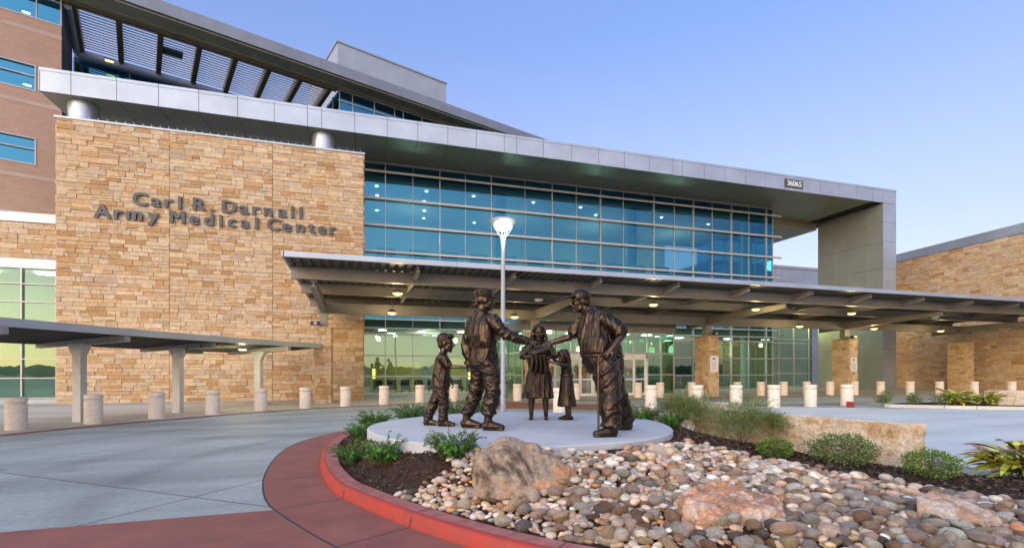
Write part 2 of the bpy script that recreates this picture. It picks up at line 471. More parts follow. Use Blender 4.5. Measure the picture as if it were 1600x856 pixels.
def concrete_mat(name, c1, c2, slab=4.6, rot=0.0, off=(0, 0), joint=0.018, stain=0.75, tracks=None):
    """broom finished concrete with sawn joints, soft stains and tyre rubbing"""
    m = bpy.data.materials.new(name)
    m.use_nodes = True
    n, l = m.node_tree.nodes, m.node_tree.links
    b = n['Principled BSDF']; b.inputs['Roughness'].default_value = 0.62; b.inputs['Specular IOR Level'].default_value = 0.4
    tc = n.new('ShaderNodeTexCoord')
    mp = n.new('ShaderNodeMapping'); mp.inputs['Rotation'].default_value = (0, 0, rot); mp.inputs['Location'].default_value = (off[0], off[1], 0)
    l.new(tc.outputs['Object'], mp.inputs[0])
    n1 = n.new('ShaderNodeTexNoise'); n1.inputs['Scale'].default_value = 0.35; n1.inputs['Detail'].default_value = 8; n1.inputs['Roughness'].default_value = 0.65
    l.new(mp.outputs[0], n1.inputs['Vector'])
    mr1 = n.new('ShaderNodeMapRange'); mr1.inputs['From Min'].default_value = 0.3; mr1.inputs['From Max'].default_value = 0.7
    l.new(n1.outputs['Fac'], mr1.inputs['Value'])
    mx = n.new('ShaderNodeMix'); mx.data_type = 'RGBA'; mx.inputs['A'].default_value = (*c1, 1); mx.inputs['B'].default_value = (*c2, 1)
    l.new(mr1.outputs[0], mx.inputs['Factor'])
    # fine speckle
    n2 = n.new('ShaderNodeTexNoise'); n2.inputs['Scale'].default_value = 14; n2.inputs['Detail'].default_value = 8
    l.new(mp.outputs[0], n2.inputs['Vector'])
    mr2 = n.new('ShaderNodeMapRange'); mr2.inputs['From Min'].default_value = 0.3; mr2.inputs['From Max'].default_value = 0.7; mr2.inputs['To Min'].default_value = 0.86; mr2.inputs['To Max'].default_value = 1.1
    l.new(n2.outputs['Fac'], mr2.inputs['Value'])
    m2 = n.new('ShaderNodeMix'); m2.data_type = 'RGBA'; m2.blend_type = 'MULTIPLY'; m2.inputs['Factor'].default_value = 1
    l.new(mx.outputs['Result'], m2.inputs['A']); l.new(mr2.outputs[0], m2.inputs['B'])
    # long rubbed streaks
    mp3 = n.new('ShaderNodeMapping'); mp3.inputs['Rotation'].default_value = (0, 0, rot + 0.9); mp3.inputs['Scale'].default_value = (0.12, 0.9, 1)
    l.new(tc.outputs['Object'], mp3.inputs[0])
    n3 = n.new('ShaderNodeTexNoise'); n3.inputs['Scale'].default_value = 1.0; n3.inputs['Detail'].default_value = 5
    l.new(mp3.outputs[0], n3.inputs['Vector'])
    mr3 = n.new('ShaderNodeMapRange'); mr3.inputs['From Min'].default_value = 0.35; mr3.inputs['From Max'].default_value = 0.6; mr3.inputs['To Min'].default_value = stain; mr3.inputs['To Max'].default_value = 1.04
    l.new(n3.outputs['Fac'], mr3.inputs['Value'])
    m3 = n.new('ShaderNodeMix'); m3.data_type = 'RGBA'; m3.blend_type = 'MULTIPLY'; m3.inputs['Factor'].default_value = 1
    l.new(m2.outputs['Result'], m3.inputs['A']); l.new(mr3.outputs[0], m3.inputs['B'])
    # slabs
    br = n.new('ShaderNodeTexBrick'); br.offset = 0.0
    br.inputs['Scale'].default_value = 1; br.inputs['Brick Width'].default_value = slab; br.inputs['Row Height'].default_value = slab
    br.inputs['Mortar Size'].default_value = joint; br.inputs['Mortar Smooth'].default_value = 0.3
    br.inputs['Color1'].default_value = (1, 1, 1, 1); br.inputs['Color2'].default_value = (0.90, 0.90, 0.91, 1); br.inputs['Mortar'].default_value = (0.36, 0.35, 0.34, 1)
    l.new(mp.outputs[0], br.inputs['Vector'])
    m4 = n.new('ShaderNodeMix'); m4.data_type = 'RGBA'; m4.blend_type = 'MULTIPLY'; m4.inputs['Factor'].default_value = 1
    l.new(m3.outputs['Result'], m4.inputs['A']); l.new(br.outputs['Color'], m4.inputs['B'])
    last = m4.outputs['Result']
    if tracks:
        # rubber rubbed off by wheels on their way round the bed
        dv = n.new('ShaderNodeVectorMath'); dv.operation = 'DISTANCE'; dv.inputs[1].default_value = (tracks[0], tracks[1], 0)
        l.new(tc.outputs['Object'], dv.inputs[0])
        nt = n.new('ShaderNodeTexNoise'); nt.inputs['Scale'].default_value = 0.9; nt.inputs['Detail'].default_value = 7; nt.inputs['Roughness'].default_value = 0.7
        l.new(tc.outputs['Object'], nt.inputs['Vector'])
        nw = n.new('ShaderNodeMath'); nw.operation = 'MULTIPLY_ADD'; nw.inputs[1].default_value = 0.5; l.new(nt.outputs['Fac'], nw.inputs[0]); l.new(dv.outputs['Value'], nw.inputs[2])
        for R0, wd, dk in tracks[2]:
            sb = n.new('ShaderNodeMath'); sb.operation = 'SUBTRACT'; sb.inputs[1].default_value = R0 + .25; l.new(nw.outputs[0], sb.inputs[0])
            ab = n.new('ShaderNodeMath'); ab.operation = 'ABSOLUTE'; l.new(sb.outputs[0], ab.inputs[0])
            mt = n.new('ShaderNodeMapRange'); mt.interpolation_type = 'SMOOTHSTEP'; mt.inputs['From Max'].default_value = wd; mt.inputs['To Min'].default_value = dk; mt.inputs['To Max'].default_value = 1.0
            l.new(ab.outputs[0], mt.inputs['Value'])
            mk_ = n.new('ShaderNodeMix'); mk_.data_type = 'RGBA'; mk_.blend_type = 'MULTIPLY'; mk_.inputs['Factor'].default_value = 1
            l.new(last, mk_.inputs['A']); l.new(mt.outputs[0], mk_.inputs['B']); last = mk_.outputs['Result']
        # oil drips
        vo = n.new('ShaderNodeTexVoronoi'); vo.inputs['Scale'].default_value = 0.75; l.new(tc.outputs['Object'], vo.inputs['Vector'])
        mo = n.new('ShaderNodeMapRange'); mo.interpolation_type = 'SMOOTHSTEP'; mo.inputs['From Min'].default_value = .03; mo.inputs['From Max'].default_value = .13; mo.inputs['To Min'].default_value = .74; mo.inputs['To Max'].default_value = 1
        l.new(vo.outputs['Distance'], mo.inputs['Value'])
        mk_ = n.new('ShaderNodeMix'); mk_.data_type = 'RGBA'; mk_.blend_type = 'MULTIPLY'; mk_.inputs['Factor'].default_value = 1
        l.new(last, mk_.inputs['A']); l.new(mo.outputs[0], mk_.inputs['B']); last = mk_.outputs['Result']
    l.new(last, b.inputs['Base Color'])
    nb = n.new('ShaderNodeTexNoise'); nb.inputs['Scale'].default_value = 60; nb.inputs['Detail'].default_value = 4
    l.new(mp.outputs[0], nb.inputs['Vector'])
    bp = n.new('ShaderNodeBump'); bp.inputs['Distance'].default_value = 0.0015
    l.new(nb.outputs['Fac'], bp.inputs['Height']); l.new(bp.outputs[0], b.inputs['Normal'])
    return m


M['brick'] = brick_mat()
M['drive'] = concrete_mat('drive_concrete', (0.42, 0.455, 0.42), (0.315, 0.345, 0.32), slab=5.2, rot=R(38), off=(1.0, 0.6), stain=0.74, tracks=(3.6, 8.6, ((6.9, .45, .80), (8.6, .5, .84), (11.2, .5, .86), (12.9, .5, .88))))
M['plaza'] = concrete_mat('plaza_concrete', (0.60, 0.56, 0.48), (0.51, 0.475, 0.40), slab=2.4, rot=0.0, joint=0.012, stain=0.88)
M['apron'] = concrete_mat('apron_concrete', (0.66, 0.70, 0.66), (0.55, 0.59, 0.565), slab=30, rot=R(20), joint=0.004, stain=0.86)
M['ground'] = concrete_mat('ground_concrete', (0.30, 0.29, 0.27), (0.24, 0.235, 0.22), slab=6, rot=0, stain=0.85)

STONE_PAL = [((0.57, 0.425, 0.27), 8), ((0.50, 0.325, 0.175), 3.5), ((0.60, 0.475, 0.32), 6), ((0.44, 0.275, 0.135), 1.5), ((0.57, 0.46, 0.34), 4), ((0.54, 0.375, 0.215), 4), ((0.50, 0.40, 0.30), 1.5)]


def stone_col(r):
    t = r.random() * sum(w for _, w in STONE_PAL)
    for c, w in STONE_PAL:
        t -= w
        if t <= 0: break
    k = r.uniform(0.90, 1.10)
    return tuple(x * k for x in c)


def ashlar(mb, bk, o, u, n, width, z0, z1, seed, hmin=0.16, hmax=0.31, lmin=0.28, lmax=1.0, rough=0.045):
    """random coursed split-face stone on a vertical face: o origin, u along, n outward normal"""
    r = random.Random(seed)
    P = lambda s, t, z: (o[0] + u[0] * s + n[0] * t, o[1] + u[1] * s + n[1] * t, z)
    g = 0.004

    def block(s0, s1, a, b):
        t = r.uniform(0.012, 0.012 + rough)
        c = stone_col(r)
        i = 0.010
        tl = [t + r.uniform(-0.004, 0.006) for _ in range(4)]
        q = [P(s0 + g, -0.01, a + g), P(s1 - g, -0.01, a + g), P(s1 - g, -0.01, b - g), P(s0 + g, -0.01, b - g)]
        f = [P(s0 + g + i * r.random(), tl[0], a + g + i * r.random()), P(s1 - g - i * r.random(), tl[1], a + g + i * r.random()),
             P(s1 - g - i * r.random(), tl[2], b - g - i * r.random()), P(s0 + g + i * r.random(), tl[3], b - g - i * r.random())]
        mb.mesh(q + f, [(4, 5, 6, 7), (0, 1, 5, 4), (1, 2, 6, 5), (2, 3, 7, 6), (3, 0, 4, 7)], c)

    z = z0
    while z < z1 - 0.01:
        h = r.uniform(hmin, hmax)
        if z1 - (z + h) < hmin: h = z1 - z
        s = 0.0
        while s < width - 0.001:
            L = r.uniform(lmin, lmax)
            if r.random() < 0.2: L *= 0.5
            if width - (s + L) < lmin * 0.6: L = width - s
            if h > 0.24 and r.random() < 0.42:
                k = r.uniform(0.4, 0.6) * h
                if L > 0.9 and r.random() < 0.6:
                    m_ = s + L * r.uniform(0.35, 0.65)
                    block(s, m_, z, z + k); block(m_, s + L, z, z + k)
                    block(s, s + L, z + k, z + h)
                else:
                    block(s, s + L, z, z + k); block(s, s + L, z + k, z + h)
            else:
                block(s, s + L, z, z + h)
            s += L
        z += h
# ================================================================== ground, roads
g = MB()
g.face([(-1500, -1500, -0.02), (1500, -1500, -0.02), (1500, 1500, -0.02), (-1500, 1500, -0.02)])
structure(g.build('ground', M['ground']))

# drive and plaza: the plaza starts behind the row of bollards
PLAZA_EDGE = [(-16, 4.5), (-12.2, 10.2), (-10.2, 13.9), (-8.75, 16.05), (-7.97, 17.28), (-6.93, 18.58), (-5.5, 20.1), (-3.88, 21.75), (-2.4, 22.85), (-1.0, 23.6), (0.7, 24.25), (2.5, 25.2), (4.6, 25.9), (7.0, 26.2), (9.5, 25.9), (12.0, 25.5), (16.5, 25.3), (22, 25.1), (30, 24.7), (37, 22.9), (46, 20.5)]
p = MB()
pts = [(a, b, 0.004) for a, b in PLAZA_EDGE] + [(60, 20, 0.004), (60, 60, 0.004), (-60, 60, 0.004), (-60, 4.5, 0.004)]
p.face(pts)
structure(p.build('plaza', M['plaza']))
p = MB()
pts = [(a, b, 0.0) for a, b in PLAZA_EDGE] + [(46, -12, 0), (-16, -12, 0)]
p.face(list(reversed(pts)))
structure(p.build('road', M['drive']))


def strip(mb, line, w0, w1, z):
    """ribbon offset w0..w1 to the right-hand side of a 2D line"""
    n = len(line)
    L, Rr = [], []
    for i, q in enumerate(line):
        a, b = Vector(line[max(0, i - 1)][:2]), Vector(line[min(n - 1, i + 1)][:2])
        t = (b - a).normalized()
        nn = Vector((t.y, -t.x))
        L.append((q[0] + nn.x * w0, q[1] + nn.y * w0, z)); Rr.append((q[0] + nn.x * w1, q[1] + nn.y * w1, z))
    for i in range(n - 1):
        mb.face([L[i], Rr[i], Rr[i + 1], L[i + 1]])


def spline(pts, k=8, closed=False):
    out = []
    n = len(pts)
    rng = range(n if closed else n - 1)
    for i in rng:
        P0 = Vector(pts[(i - 1) % n] if closed else pts[max(i - 1, 0)]); P1 = Vector(pts[i]); P2 = Vector(pts[(i + 1) % n]); P3 = Vector(pts[(i + 2) % n] if closed else pts[min(i + 2, n - 1)])
        for j in range(k):
            t = j / k
            out.append(0.5 * ((2 * P1) + (P2 - P0) * t + (2 * P0 - 5 * P1 + 4 * P2 - P3) * t * t + (3 * P1 - P0 - 3 * P2 + P3) * t ** 3))
    if not closed: out.append(Vector(pts[-1]))
    return out


PE = spline([(a, b) for a, b in PLAZA_EDGE], 5)
b_ = MB(); strip(b_, PE, -0.02, 0.34, 0.008)
structure(b_.build('road_edge_band', M['red_conc']))
# a second thin band close to the stone wall, the crossing and the bands before the doors
b_ = MB()
for q in ([(-14.2, 28.4), (-9, 28.6), (-2.8, 28.9), (1.0, 29.2)], [(-16.8, 27.2), (-14.2, 28.4)]):
    strip(b_, spline(q, 4), 0, 0.3, 0.008)
strip(b_, [(20.5, 25.9), (40, 25.0)], 0, 0.3, 0.012)
strip(b_, [(13.0, 28.3), (42, 27.2)], 0, 0.3, 0.0085)
strip(b_, [(10.6, 19.6), (14, 20.4), (18, 19.2), (24, 18.6)], 0, 0.3, 0.012)
structure(b_.build('paving_band', M['red_conc']))
b_ = MB()
b_.face([(4.2, 21.6, 0.012), (9.9, 18.6, 0.012), (12.2, 20.6, 0.012), (6.4, 25.6, 0.012)])
structure(b_.build('crossing', M['red_conc']))
b_ = MB()
pts = [(-7.2, 4.75), (-5.2, 5.08), (-2.82, 5.89), (-2.3, 5.3), (-1.2, 4.7), (-0.1, 3.7), (1.4, 2.6), (-7.2, 1.5)]
b_.face([tuple(W(a, c, 0.006)) for a, c in reversed(pts)])
structure(b_.build('red_paving', M['red_conc']))
# pale apron to the right of the bed
b_ = MB()
pts = [(4.3, 15.6), (5.4, 14.0), (7.0, 12.0), (9.0, 3.0), (40, 3.0), (34, 20.5), (22, 20.6), (16.9, 21.4), (11.5, 22.6), (7.5, 20.5)]
b_.face([tuple(W(a, c, 0.005)) for a, c in pts])
structure(b_.build('driveway_apron', M['apron']))

# ================================================================== sandstone entrance wall
WY = 30.0
WX0, WX1, WZ = -14.15, 0.28, 14.0
wall = thing('stone_wall', 'tall tan sandstone wall carrying the dark hospital name letters', 'wall', (-7, WY + 0.3, 0))
m, bk = MB(), MB()
xs = [WX0, -9.35, -4.48, WX1]
for i in range(3):
    for (a, b, s) in ((0.0, 6.91, 3), (6.94, WZ, 9)):
        ashlar(m, bk, (xs[i] + 0.012, WY), (1, 0), (0, -1), xs[i + 1] - xs[i] - 0.024, a, b, 11 + i * 7 + s)
ashlar(m, bk, (WX1, WY), (0, 1), (1, 0), 4.05, 0, WZ, 91)
ashlar(m, bk, (WX0, WY + 3), (0, -1), (-1, 0), 3.0, 0, WZ, 92)
m.build('stone_facing', M['stone'], wall)
bk.box(WX0, WX1, WY, WY + 4.05, 0, WZ)
bk.build('wall_core', M['mortar'], wall)
cp = MB()
cp.box(WX0 - 0.08, WX1 + 0.08, WY - 0.08, WY + 4.1, WZ + 0.002, WZ + 0.10)
cp.build('coping', M['alu'], wall)
cl = MB()
for i in range(38):
    x = WX0 + 0.2 + i * 0.38
    cl.box(x, x + 0.02, WY - 0.04, WY - 0.02, WZ + 0.1, WZ + 0.22)
cl.build('bird_spikes', M['alu'], wall)
v = MB(); v.tube([(-0.95, WY - 0.02, 0.62), (-0.95, WY - 0.14, 0.62)], 0.13, 16)
ob = v.build('wall_hydrant', M['alu'], None); tag(ob, 'small round metal water outlet low on the sandstone wall', 'water outlet')

# letters
FONT_CACHE = {}


def glyph(ch, cap=0.68, depth=0.09, bold=0.034):
    key = (ch, cap, bold)
    if key in FONT_CACHE: return FONT_CACHE[key]

    def mk(c, off):
        cu = bpy.data.curves.new('glyph', 'FONT')
        cu.body = c; cu.size = 1.0; cu.extrude = 0.06; cu.offset = off; cu.resolution_u = 4
        ob_ = bpy.data.objects.new('glyph', cu)
        COL.objects.link(ob_)
        bpy.context.view_layer.update()
        me_ = bpy.data.meshes.new_from_object(ob_.evaluated_get(bpy.context.evaluated_depsgraph_get()))
        bpy.data.objects.remove(ob_); bpy.data.curves.remove(cu)
        return me_
    ref = mk('H', bold)
    h = max(v_.co.y for v_ in ref.vertices) - min(v_.co.y for v_ in ref.vertices)
    by = min(v_.co.y for v_ in ref.vertices)
    me_ = mk(ch, 0.0)
    x0 = min(v_.co.x for v_ in me_.vertices); x1 = max(v_.co.x for v_ in me_.vertices)
    k = cap / h
    # heavy face: the stroke is thickened by shifted copies, each a hair deeper than the last
    vs_, fs_ = [], []
    fl_ = [tuple(p_.vertices) for p_ in me_.polygons]
    for i_, (dx, dz) in enumerate(((0, 0), (bold, .3 * bold), (-bold, -.3 * bold), (bold, -.6 * bold), (-bold, .6 * bold))):
        n0 = len(vs_)
        for v_ in me_.vertices:
            x, y, z = v_.co
            vs_.append((((x - (x0 + x1) / 2) * 1.08 + dx) * k, -z / 0.06 * (depth / 2 + .002 * i_), (y - by + dz) * k))
        fs_ += [tuple(n0 + q_ for q_ in f_) for f_ in fl_]
    me_ = bpy.data.meshes.new('glyph'); me_.from_pydata(vs_, [], fs_)
    FONT_CACHE[key] = me_
    return me_


sign = thing('building_sign', 'dark raised metal letters reading Carl R. Darnall Army Medical Center on sandstone wall', 'sign', (-6.8, WY - 0.1, 9.2))
L1 = list(zip('CarlR.Darnall', [-10.61, -9.92, -9.35, -8.86, -7.97, -7.39, -6.57, -5.87, -5.27, -4.69, -3.98, -3.48, -3.05]))
L2 = list(zip('ArmyMedicalCenter', [-12.22, -11.54, -10.86, -10.04, -8.97, -8.21, -7.53, -6.97, -6.44, -5.81, -5.26, -4.41, -3.76, -3.07, -2.49, -1.94, -1.37]))
for row, zb in ((L1, 9.99), (L2, 9.23)):
    for ch, x in row:
        me_ = glyph(ch).copy(); me_.materials.clear(); me_.materials.append(M['letter'])
        o = bpy.data.objects.new('letter', me_); COL.objects.link(o)
        o.parent = sign; o.location = Vector((x, WY - 0.10, zb)) - Vector((-6.8, WY - 0.1, 9.2))

# ================================================================== metal roof frame (portal)
FY, SZ, RZ = 30.3, 15.36, 16.52
PX0, PX1 = -14.95, 42.6
roof = thing('roof_frame', 'long silver metal roof frame turning down into a leg at right', 'roof canopy', (41.8, FY + 3, 0))
seams = [-14.99, -13.7, -11.78, -9.95, -8.11, -6.26, -4.45, -2.74, -1.99, -0.2, 1.62, 3.4, 5.21, 6.98, 8.79, 9.61, 11.42, 13.4, 15.35, 17.29, 19.26, 21.12, 21.9, 23.73, 25.52, 27.34, 29.16, 30.98, 32.75, 34.49, 36.35, 38.23, 39.98, 41.13, 42.6]
m = MB()
for a, b in zip(seams[:-1], seams[1:]):
    m.box(a + 0.012, b - 0.012, FY, FY + 0.06, SZ, RZ - 0.16)
    m.box(a + 0.012, b - 0.012, FY - 0.015, FY + 0.06, RZ - 0.15, RZ)
zz = [0.0, 3.4, 5.6, 7.8, 10.0, 12.2, 13.8, SZ - 0.01]
for a, b in zip(zz[:-1], zz[1:]):
    m.box(41.13, 42.6 - 0.012, FY, FY + 0.06, a + 0.012, b - 0.012)
m.box(PX0 - 0.06, PX0, FY, FY + 12, SZ, RZ)
m.build('fascia', M['panel'], roof)
m = MB()
m.box(PX0, PX1, FY + 0.062, FY + 12.0, SZ + 0.05, RZ - 0.05)
m.box(41.2, 42.55, FY + 0.062, 36.4, 0, SZ)
m.build('roof_core', M['dark_gap'], roof)
m = MB()
ys = [FY + 0.07, 32.2, 34.05, 36.4]
for a, b in zip(seams[:-3], seams[1:-2]):
    for c, d_ in zip(ys[:-1], ys[1:]):
        m.box(a + 0.012, b - 0.012, c + 0.012, d_ - 0.012, SZ + 0.005, SZ + 0.045)
m.build('soffit', M['soffit'], roof)
m = MB()
m.box(-14.9, 41.0, 36.42, FY + 11.9, 14.72, SZ + 0.03)
m.build('rear_soffit', M['soffit'], roof)
m = MB()
for a, b in zip(zz[:-1], zz[1:]):
    for c, d_ in ((30.37, 31.9), (31.9, 33.4), (33.4, 34.9), (34.9, 36.4)):
        m.box(41.13, 41.19, c + 0.008, d_ - 0.008, a + 0.008, b - 0.008)
m.build('leg_lining', M['leg_panel'], roof)
nb = thing('number_plate', 'dark plate with white building number 36065 on metal fascia', 'number sign', (31.85, FY - 0.02, 15.85))
m = MB(); m.box(30.99, 32.71, FY - 0.05, FY - 0.004, 15.55, 16.19); m.build('plate', M['letter'], nb)
for i, ch in enumerate('36065'):
    me_ = glyph(ch, 0.40, 0.02, 0.010).copy(); me_.materials.clear(); me_.materials.append(M['sign_white'])
    o = bpy.data.objects.new('digit', me_); COL.objects.link(o); o.parent = nb
    o.location = Vector((31.85 + (i - 2) * 0.285, FY - 0.06, 15.68)) - Vector((31.85, FY - 0.02, 15.85))

for i, (x, lb) in enumerate(((-13.62, 'silver round column between stone wall and roof, at the far left end'), (-1.95, 'silver round column on top of the wall above the hospital name'))):
    c = MB(); c.lathe([(0.66, 0), (0.66, SZ - WZ - 0.11)], (x, 31.35, WZ + 0.102), 40)
    o = c.build('roof_column', M['silver'], None, smooth=40); tag(o, lb, 'column', 'round columns under the metal roof')

# ================================================================== glass hall
GY = 34.1
GX1 = 33.57
mx = [0.35, 1.7, 3.49, 5.3, 7.08, 8.91, 11.43, 13.5, 15.43, 17.4, 19.35, 22.0, 23.87, 25.62, 27.45, 29.3, 31.1, 32.85, GX1]
tzu = [14.66, 12.9, 11.15, 9.43, 7.7, 5.95]
tzl = [5.0, 4.41, 4.03, 2.61, 1.23]
hall = thing('glass_hall', 'two storey blue glass entrance hall under the metal roof', 'building', (17, 38, 0))
m = MB()
for k, x in enumerate(mx[1:]):
    w = 0.05 if k % 2 == 0 else 0.03
    m.box(x - w / 2, x + w / 2, GY - (0.14 if k % 2 == 0 else 0.06), GY + 0.1, 0.1, SZ - 0.01)
m.build('mullions', M['mullion'], hall)
m = MB()
for z in tzu:
    m.box(0.3, GX1 + 0.75, GY - 0.24, GY - 0.145, z - 0.07, z + 0.07)
    m.box(0.3, GX1, GY - 0.145, GY + 0.02, z - 0.025, z + 0.025)
for z in tzl:
    m.box(0.3, GX1 + (0.3 if z in (5.0, 4.41) else 0), GY - 0.2, GY + 0.02, z - 0.04, z + 0.04)
m.box(0.3, GX1, GY - 0.1, GY + 0.1, SZ - 0.16, SZ - 0.02)
m.box(0.3, GX1, GY - 0.1, GY + 0.1, 0.0, 0.12)
for z in tzu + tzl + [15.25, 0.1]:
    m.box(GX1 - 0.02, GX1 + 0.06, GY, 44, z - 0.04, z + 0.04)
for y in (36.0, 38.0, 40.0, 42.0):
    m.box(GX1 - 0.02, GX1 + 0.06, y - 0.03, y + 0.03, 0, SZ - 0.02)
m.build('transoms', M['mullion'], hall)
m = MB()
for a, b in zip(mx[:-1], mx[1:]):
    for c, d_ in zip([5.0] + sorted(tzu), sorted(tzu) + [SZ - 0.05]):
        m.face([(a, GY, c), (b, GY, c), (b, GY, d_), (a, GY, d_)])
m.face([(GX1, GY, 5), (GX1, 44, 5), (GX1, 44, SZ - 0.03), (GX1, GY, SZ - 0.03)])
m.build('upper_glazing', M['glass_up'], hall)
m = MB()
m.face([(0.3, GY, 0.1), (GX1, GY, 0.1), (GX1, GY, 5.0), (0.3, GY, 5.0)])
m.face([(GX1, GY, 0.1), (GX1, 44, 0.1), (GX1, 44, 5), (GX1, GY, 5)])
m.build('lower_glazing', M['glass_low'], hall)
m = MB()
m.box(0.3, GX1 - 0.1, GY + 0.25, 44, 4.45, 4.95)
m.box(0.3, GX1 - 0.1, GY + 3.5, 44, 8.8, 9.2)
m.build('floor_slab', M['interior'], hall)
m = MB(); m.box(0.3, GX1 - 0.1, GY + 0.3, 44, 14.3, 14.5); m.build('ceiling', M['interior'], hall)
m = MB()
m.box(0.3, GX1 - 4, 43.8, 44.0, 4.95, 14.3)
m.box(0.3, GX1 - 4, 43.8, 44.0, 0, 4.45)
m.build('back_wall', M['interior'], hall)
for k in range(11):
    x = 1.5 + k * 2.7
    m = MB(); m.box(x, x + 1.5, 43.7, 43.79, 10.0, 12.0); m.build('inner_window', M['interior_dark'], hall)
for x in (9.9, 20.8, 31.9):
    c = MB(); c.lathe([(0.42, 0.0), (0.42, 14.3)], (x, GY + 1.2, 0), 28); c.build('column', M['column'], hall, smooth=40)
m = MB()
for (x, y) in [(1.2, 35.6), (4.6, 35.6), (8.0, 35.6), (12.6, 35.6), (16.5, 35.6), (1.3, 37.5), (4.7, 37.8), (8.6, 38), (14, 38), (1.4, 41), (5.0, 40), (5.2, 42), (9.5, 42), (18.5, 37), (24, 36), (26, 38), (29, 36.5)]:
    m = MB(); m.lathe([(0.095, 0.0), (0.095, 0.03)], (x, y, 14.25), 12); m.build('downlight', M['lamp_inside'], hall)
m = MB()
for (x, y) in [(1.6, 36), (4.4, 37), (7.2, 36), (2.4, 39), (5.9, 40), (9.0, 38), (12.4, 36.6), (16.5, 37), (21.0, 36.2), (23.6, 36), (26.4, 37), (29.0, 36), (31.5, 37), (24.6, 40), (28, 41)]:
    m = MB(); m.box(x - 0.25, x + 0.25, y - 0.25, y + 0.25, 4.40, 4.445); m.build('ceiling_light', M['lamp_inside'], hall)
for (x, y, z, e_) in ((4, 40, 12, 150), (12, 40, 12, 150), (20, 40, 12, 170), (28, 40, 12, 200), (29, 40, 8, 40), (5, 38.2, 3.4, 240), (14, 38, 3.4, 100), (26, 38, 3.4, 240)):
    ld = bpy.data.lights.new('ceiling_lamp_light', 'POINT'); ld.energy = e_; ld.color = (1.0, 0.93, 0.74); ld.shadow_soft_size = 0.5
    lo = bpy.data.objects.new('ceiling_lamp_light', ld); COL.objects.link(lo); lo.parent = hall; lo.matrix_parent_inverse = EM[hall.name].inverted(); lo.location = (x, y, z)
# lobby furniture seen through the lower glass
m = MB(); m.box(0.8, 4.4, 38.5, 38.7, 0, 2.2); m.build('partition', M['yellow_wall'], hall)
m = MB(); m.box(6.0, 8.4, 40, 40.2, 0, 2.6); m.build('partition', M['yellow_wall'], hall)
for k in range(9):
    m = MB()
    x = 1.0 + k * 0.95
    m.box(x, x + 0.62, 36.0, 36.6, 0.3, 0.46); m.box(x, x + 0.62, 36.55, 36.66, 0.46, 0.95)
    for (dx, dy) in ((0.03, 0.03), (0.56, 0.03), (0.03, 0.56), (0.56, 0.56)):
        m.box(x + dx, x + dx + 0.04, 36 + dy, 36 + dy + 0.04, 0, 0.3)
    m.build('waiting_seat', M['black'], hall)
for q_ in ((0.95, 1.15, 36.9, 37.05, 1.05, 1.75), (7.9, 8.1, 36.9, 37.05, 0.9, 1.5), (3.3, 4.4, 39, 39.1, 1.3, 1.8)):
    m = MB(); m.box(*q_); m.build('wall_light', M['lamp_warm'], hall)
m = MB()
m.box(22.4, 27.4, 37.5, 37.7, 0, 1.1); m.box(22.2, 27.6, 37.35, 37.85, 1.1, 1.16)
m.build('counter', M['wood'], hall)

# --- glass link between hall and the metal leg
link = thing('glass_link', 'low glazed link with warm wooden interior beside the metal leg', 'building', (37.4, 38, 0))
m = MB()
LY = 37.0
for x in (33.7, 35.4, 37.1, 38.9, 40.7):
    m.box(x - 0.03, x + 0.03, LY - 0.08, LY + 0.08, 0, 7.6)
for z in (0.06, 1.35, 2.75, 4.15, 4.5, 6.1, 7.6):
    m.box(33.65, 41.1, LY - 0.12, LY + 0.02, z - 0.04, z + 0.04)
m.build('mullions', M['mullion'], link)
m = MB(); m.face([(33.7, LY, 0.05), (41.1, LY, 0.05), (41.1, LY, 7.6), (33.7, LY, 7.6)]); m.build('glazing', M['glass_low'], link)
m = MB(); m.box(33.7, 41.1, LY + 0.3, 45, 7.4, 7.8); m.box(33.7, 41.1, 44, 44.2, 0, 7.4); m.build('shell', M['yellow_wall'], link)
m = MB(); m.box(36.3, 37.9, 43.7, 43.95, 0, 2.9); m.build('wooden_door', M['wood'], link)
m = MB(); m.box(38.1, 40.9, 43.7, 43.95, 0, 4.2); m.build('wooden_door', M['wood'], link)
m = MB(); m.box(37.0, 37.5, 43.5, 43.6, 3.2, 3.45); ld = bpy.data.lights.new('ceiling_lamp_light', 'POINT'); ld.energy = 620; ld.color = (1.0, 0.76, 0.30); ld.shadow_soft_size = 0.4
lo = bpy.data.objects.new('ceiling_lamp_light', ld); COL.objects.link(lo); lo.parent = link; lo.matrix_parent_inverse = EM[link.name].inverted(); lo.location = (37.4, 40, 6.3)
m.build('exit_sign', emit_mat('exit_red', (1, 0.1, 0.05), 2.5), link)
for q_ in (34.5, 38.5):
    m = MB(); m.box(q_, q_ + 1, 40, 41, 7.3, 7.39); m.build('ceiling_light', M['lamp_warm'], link)

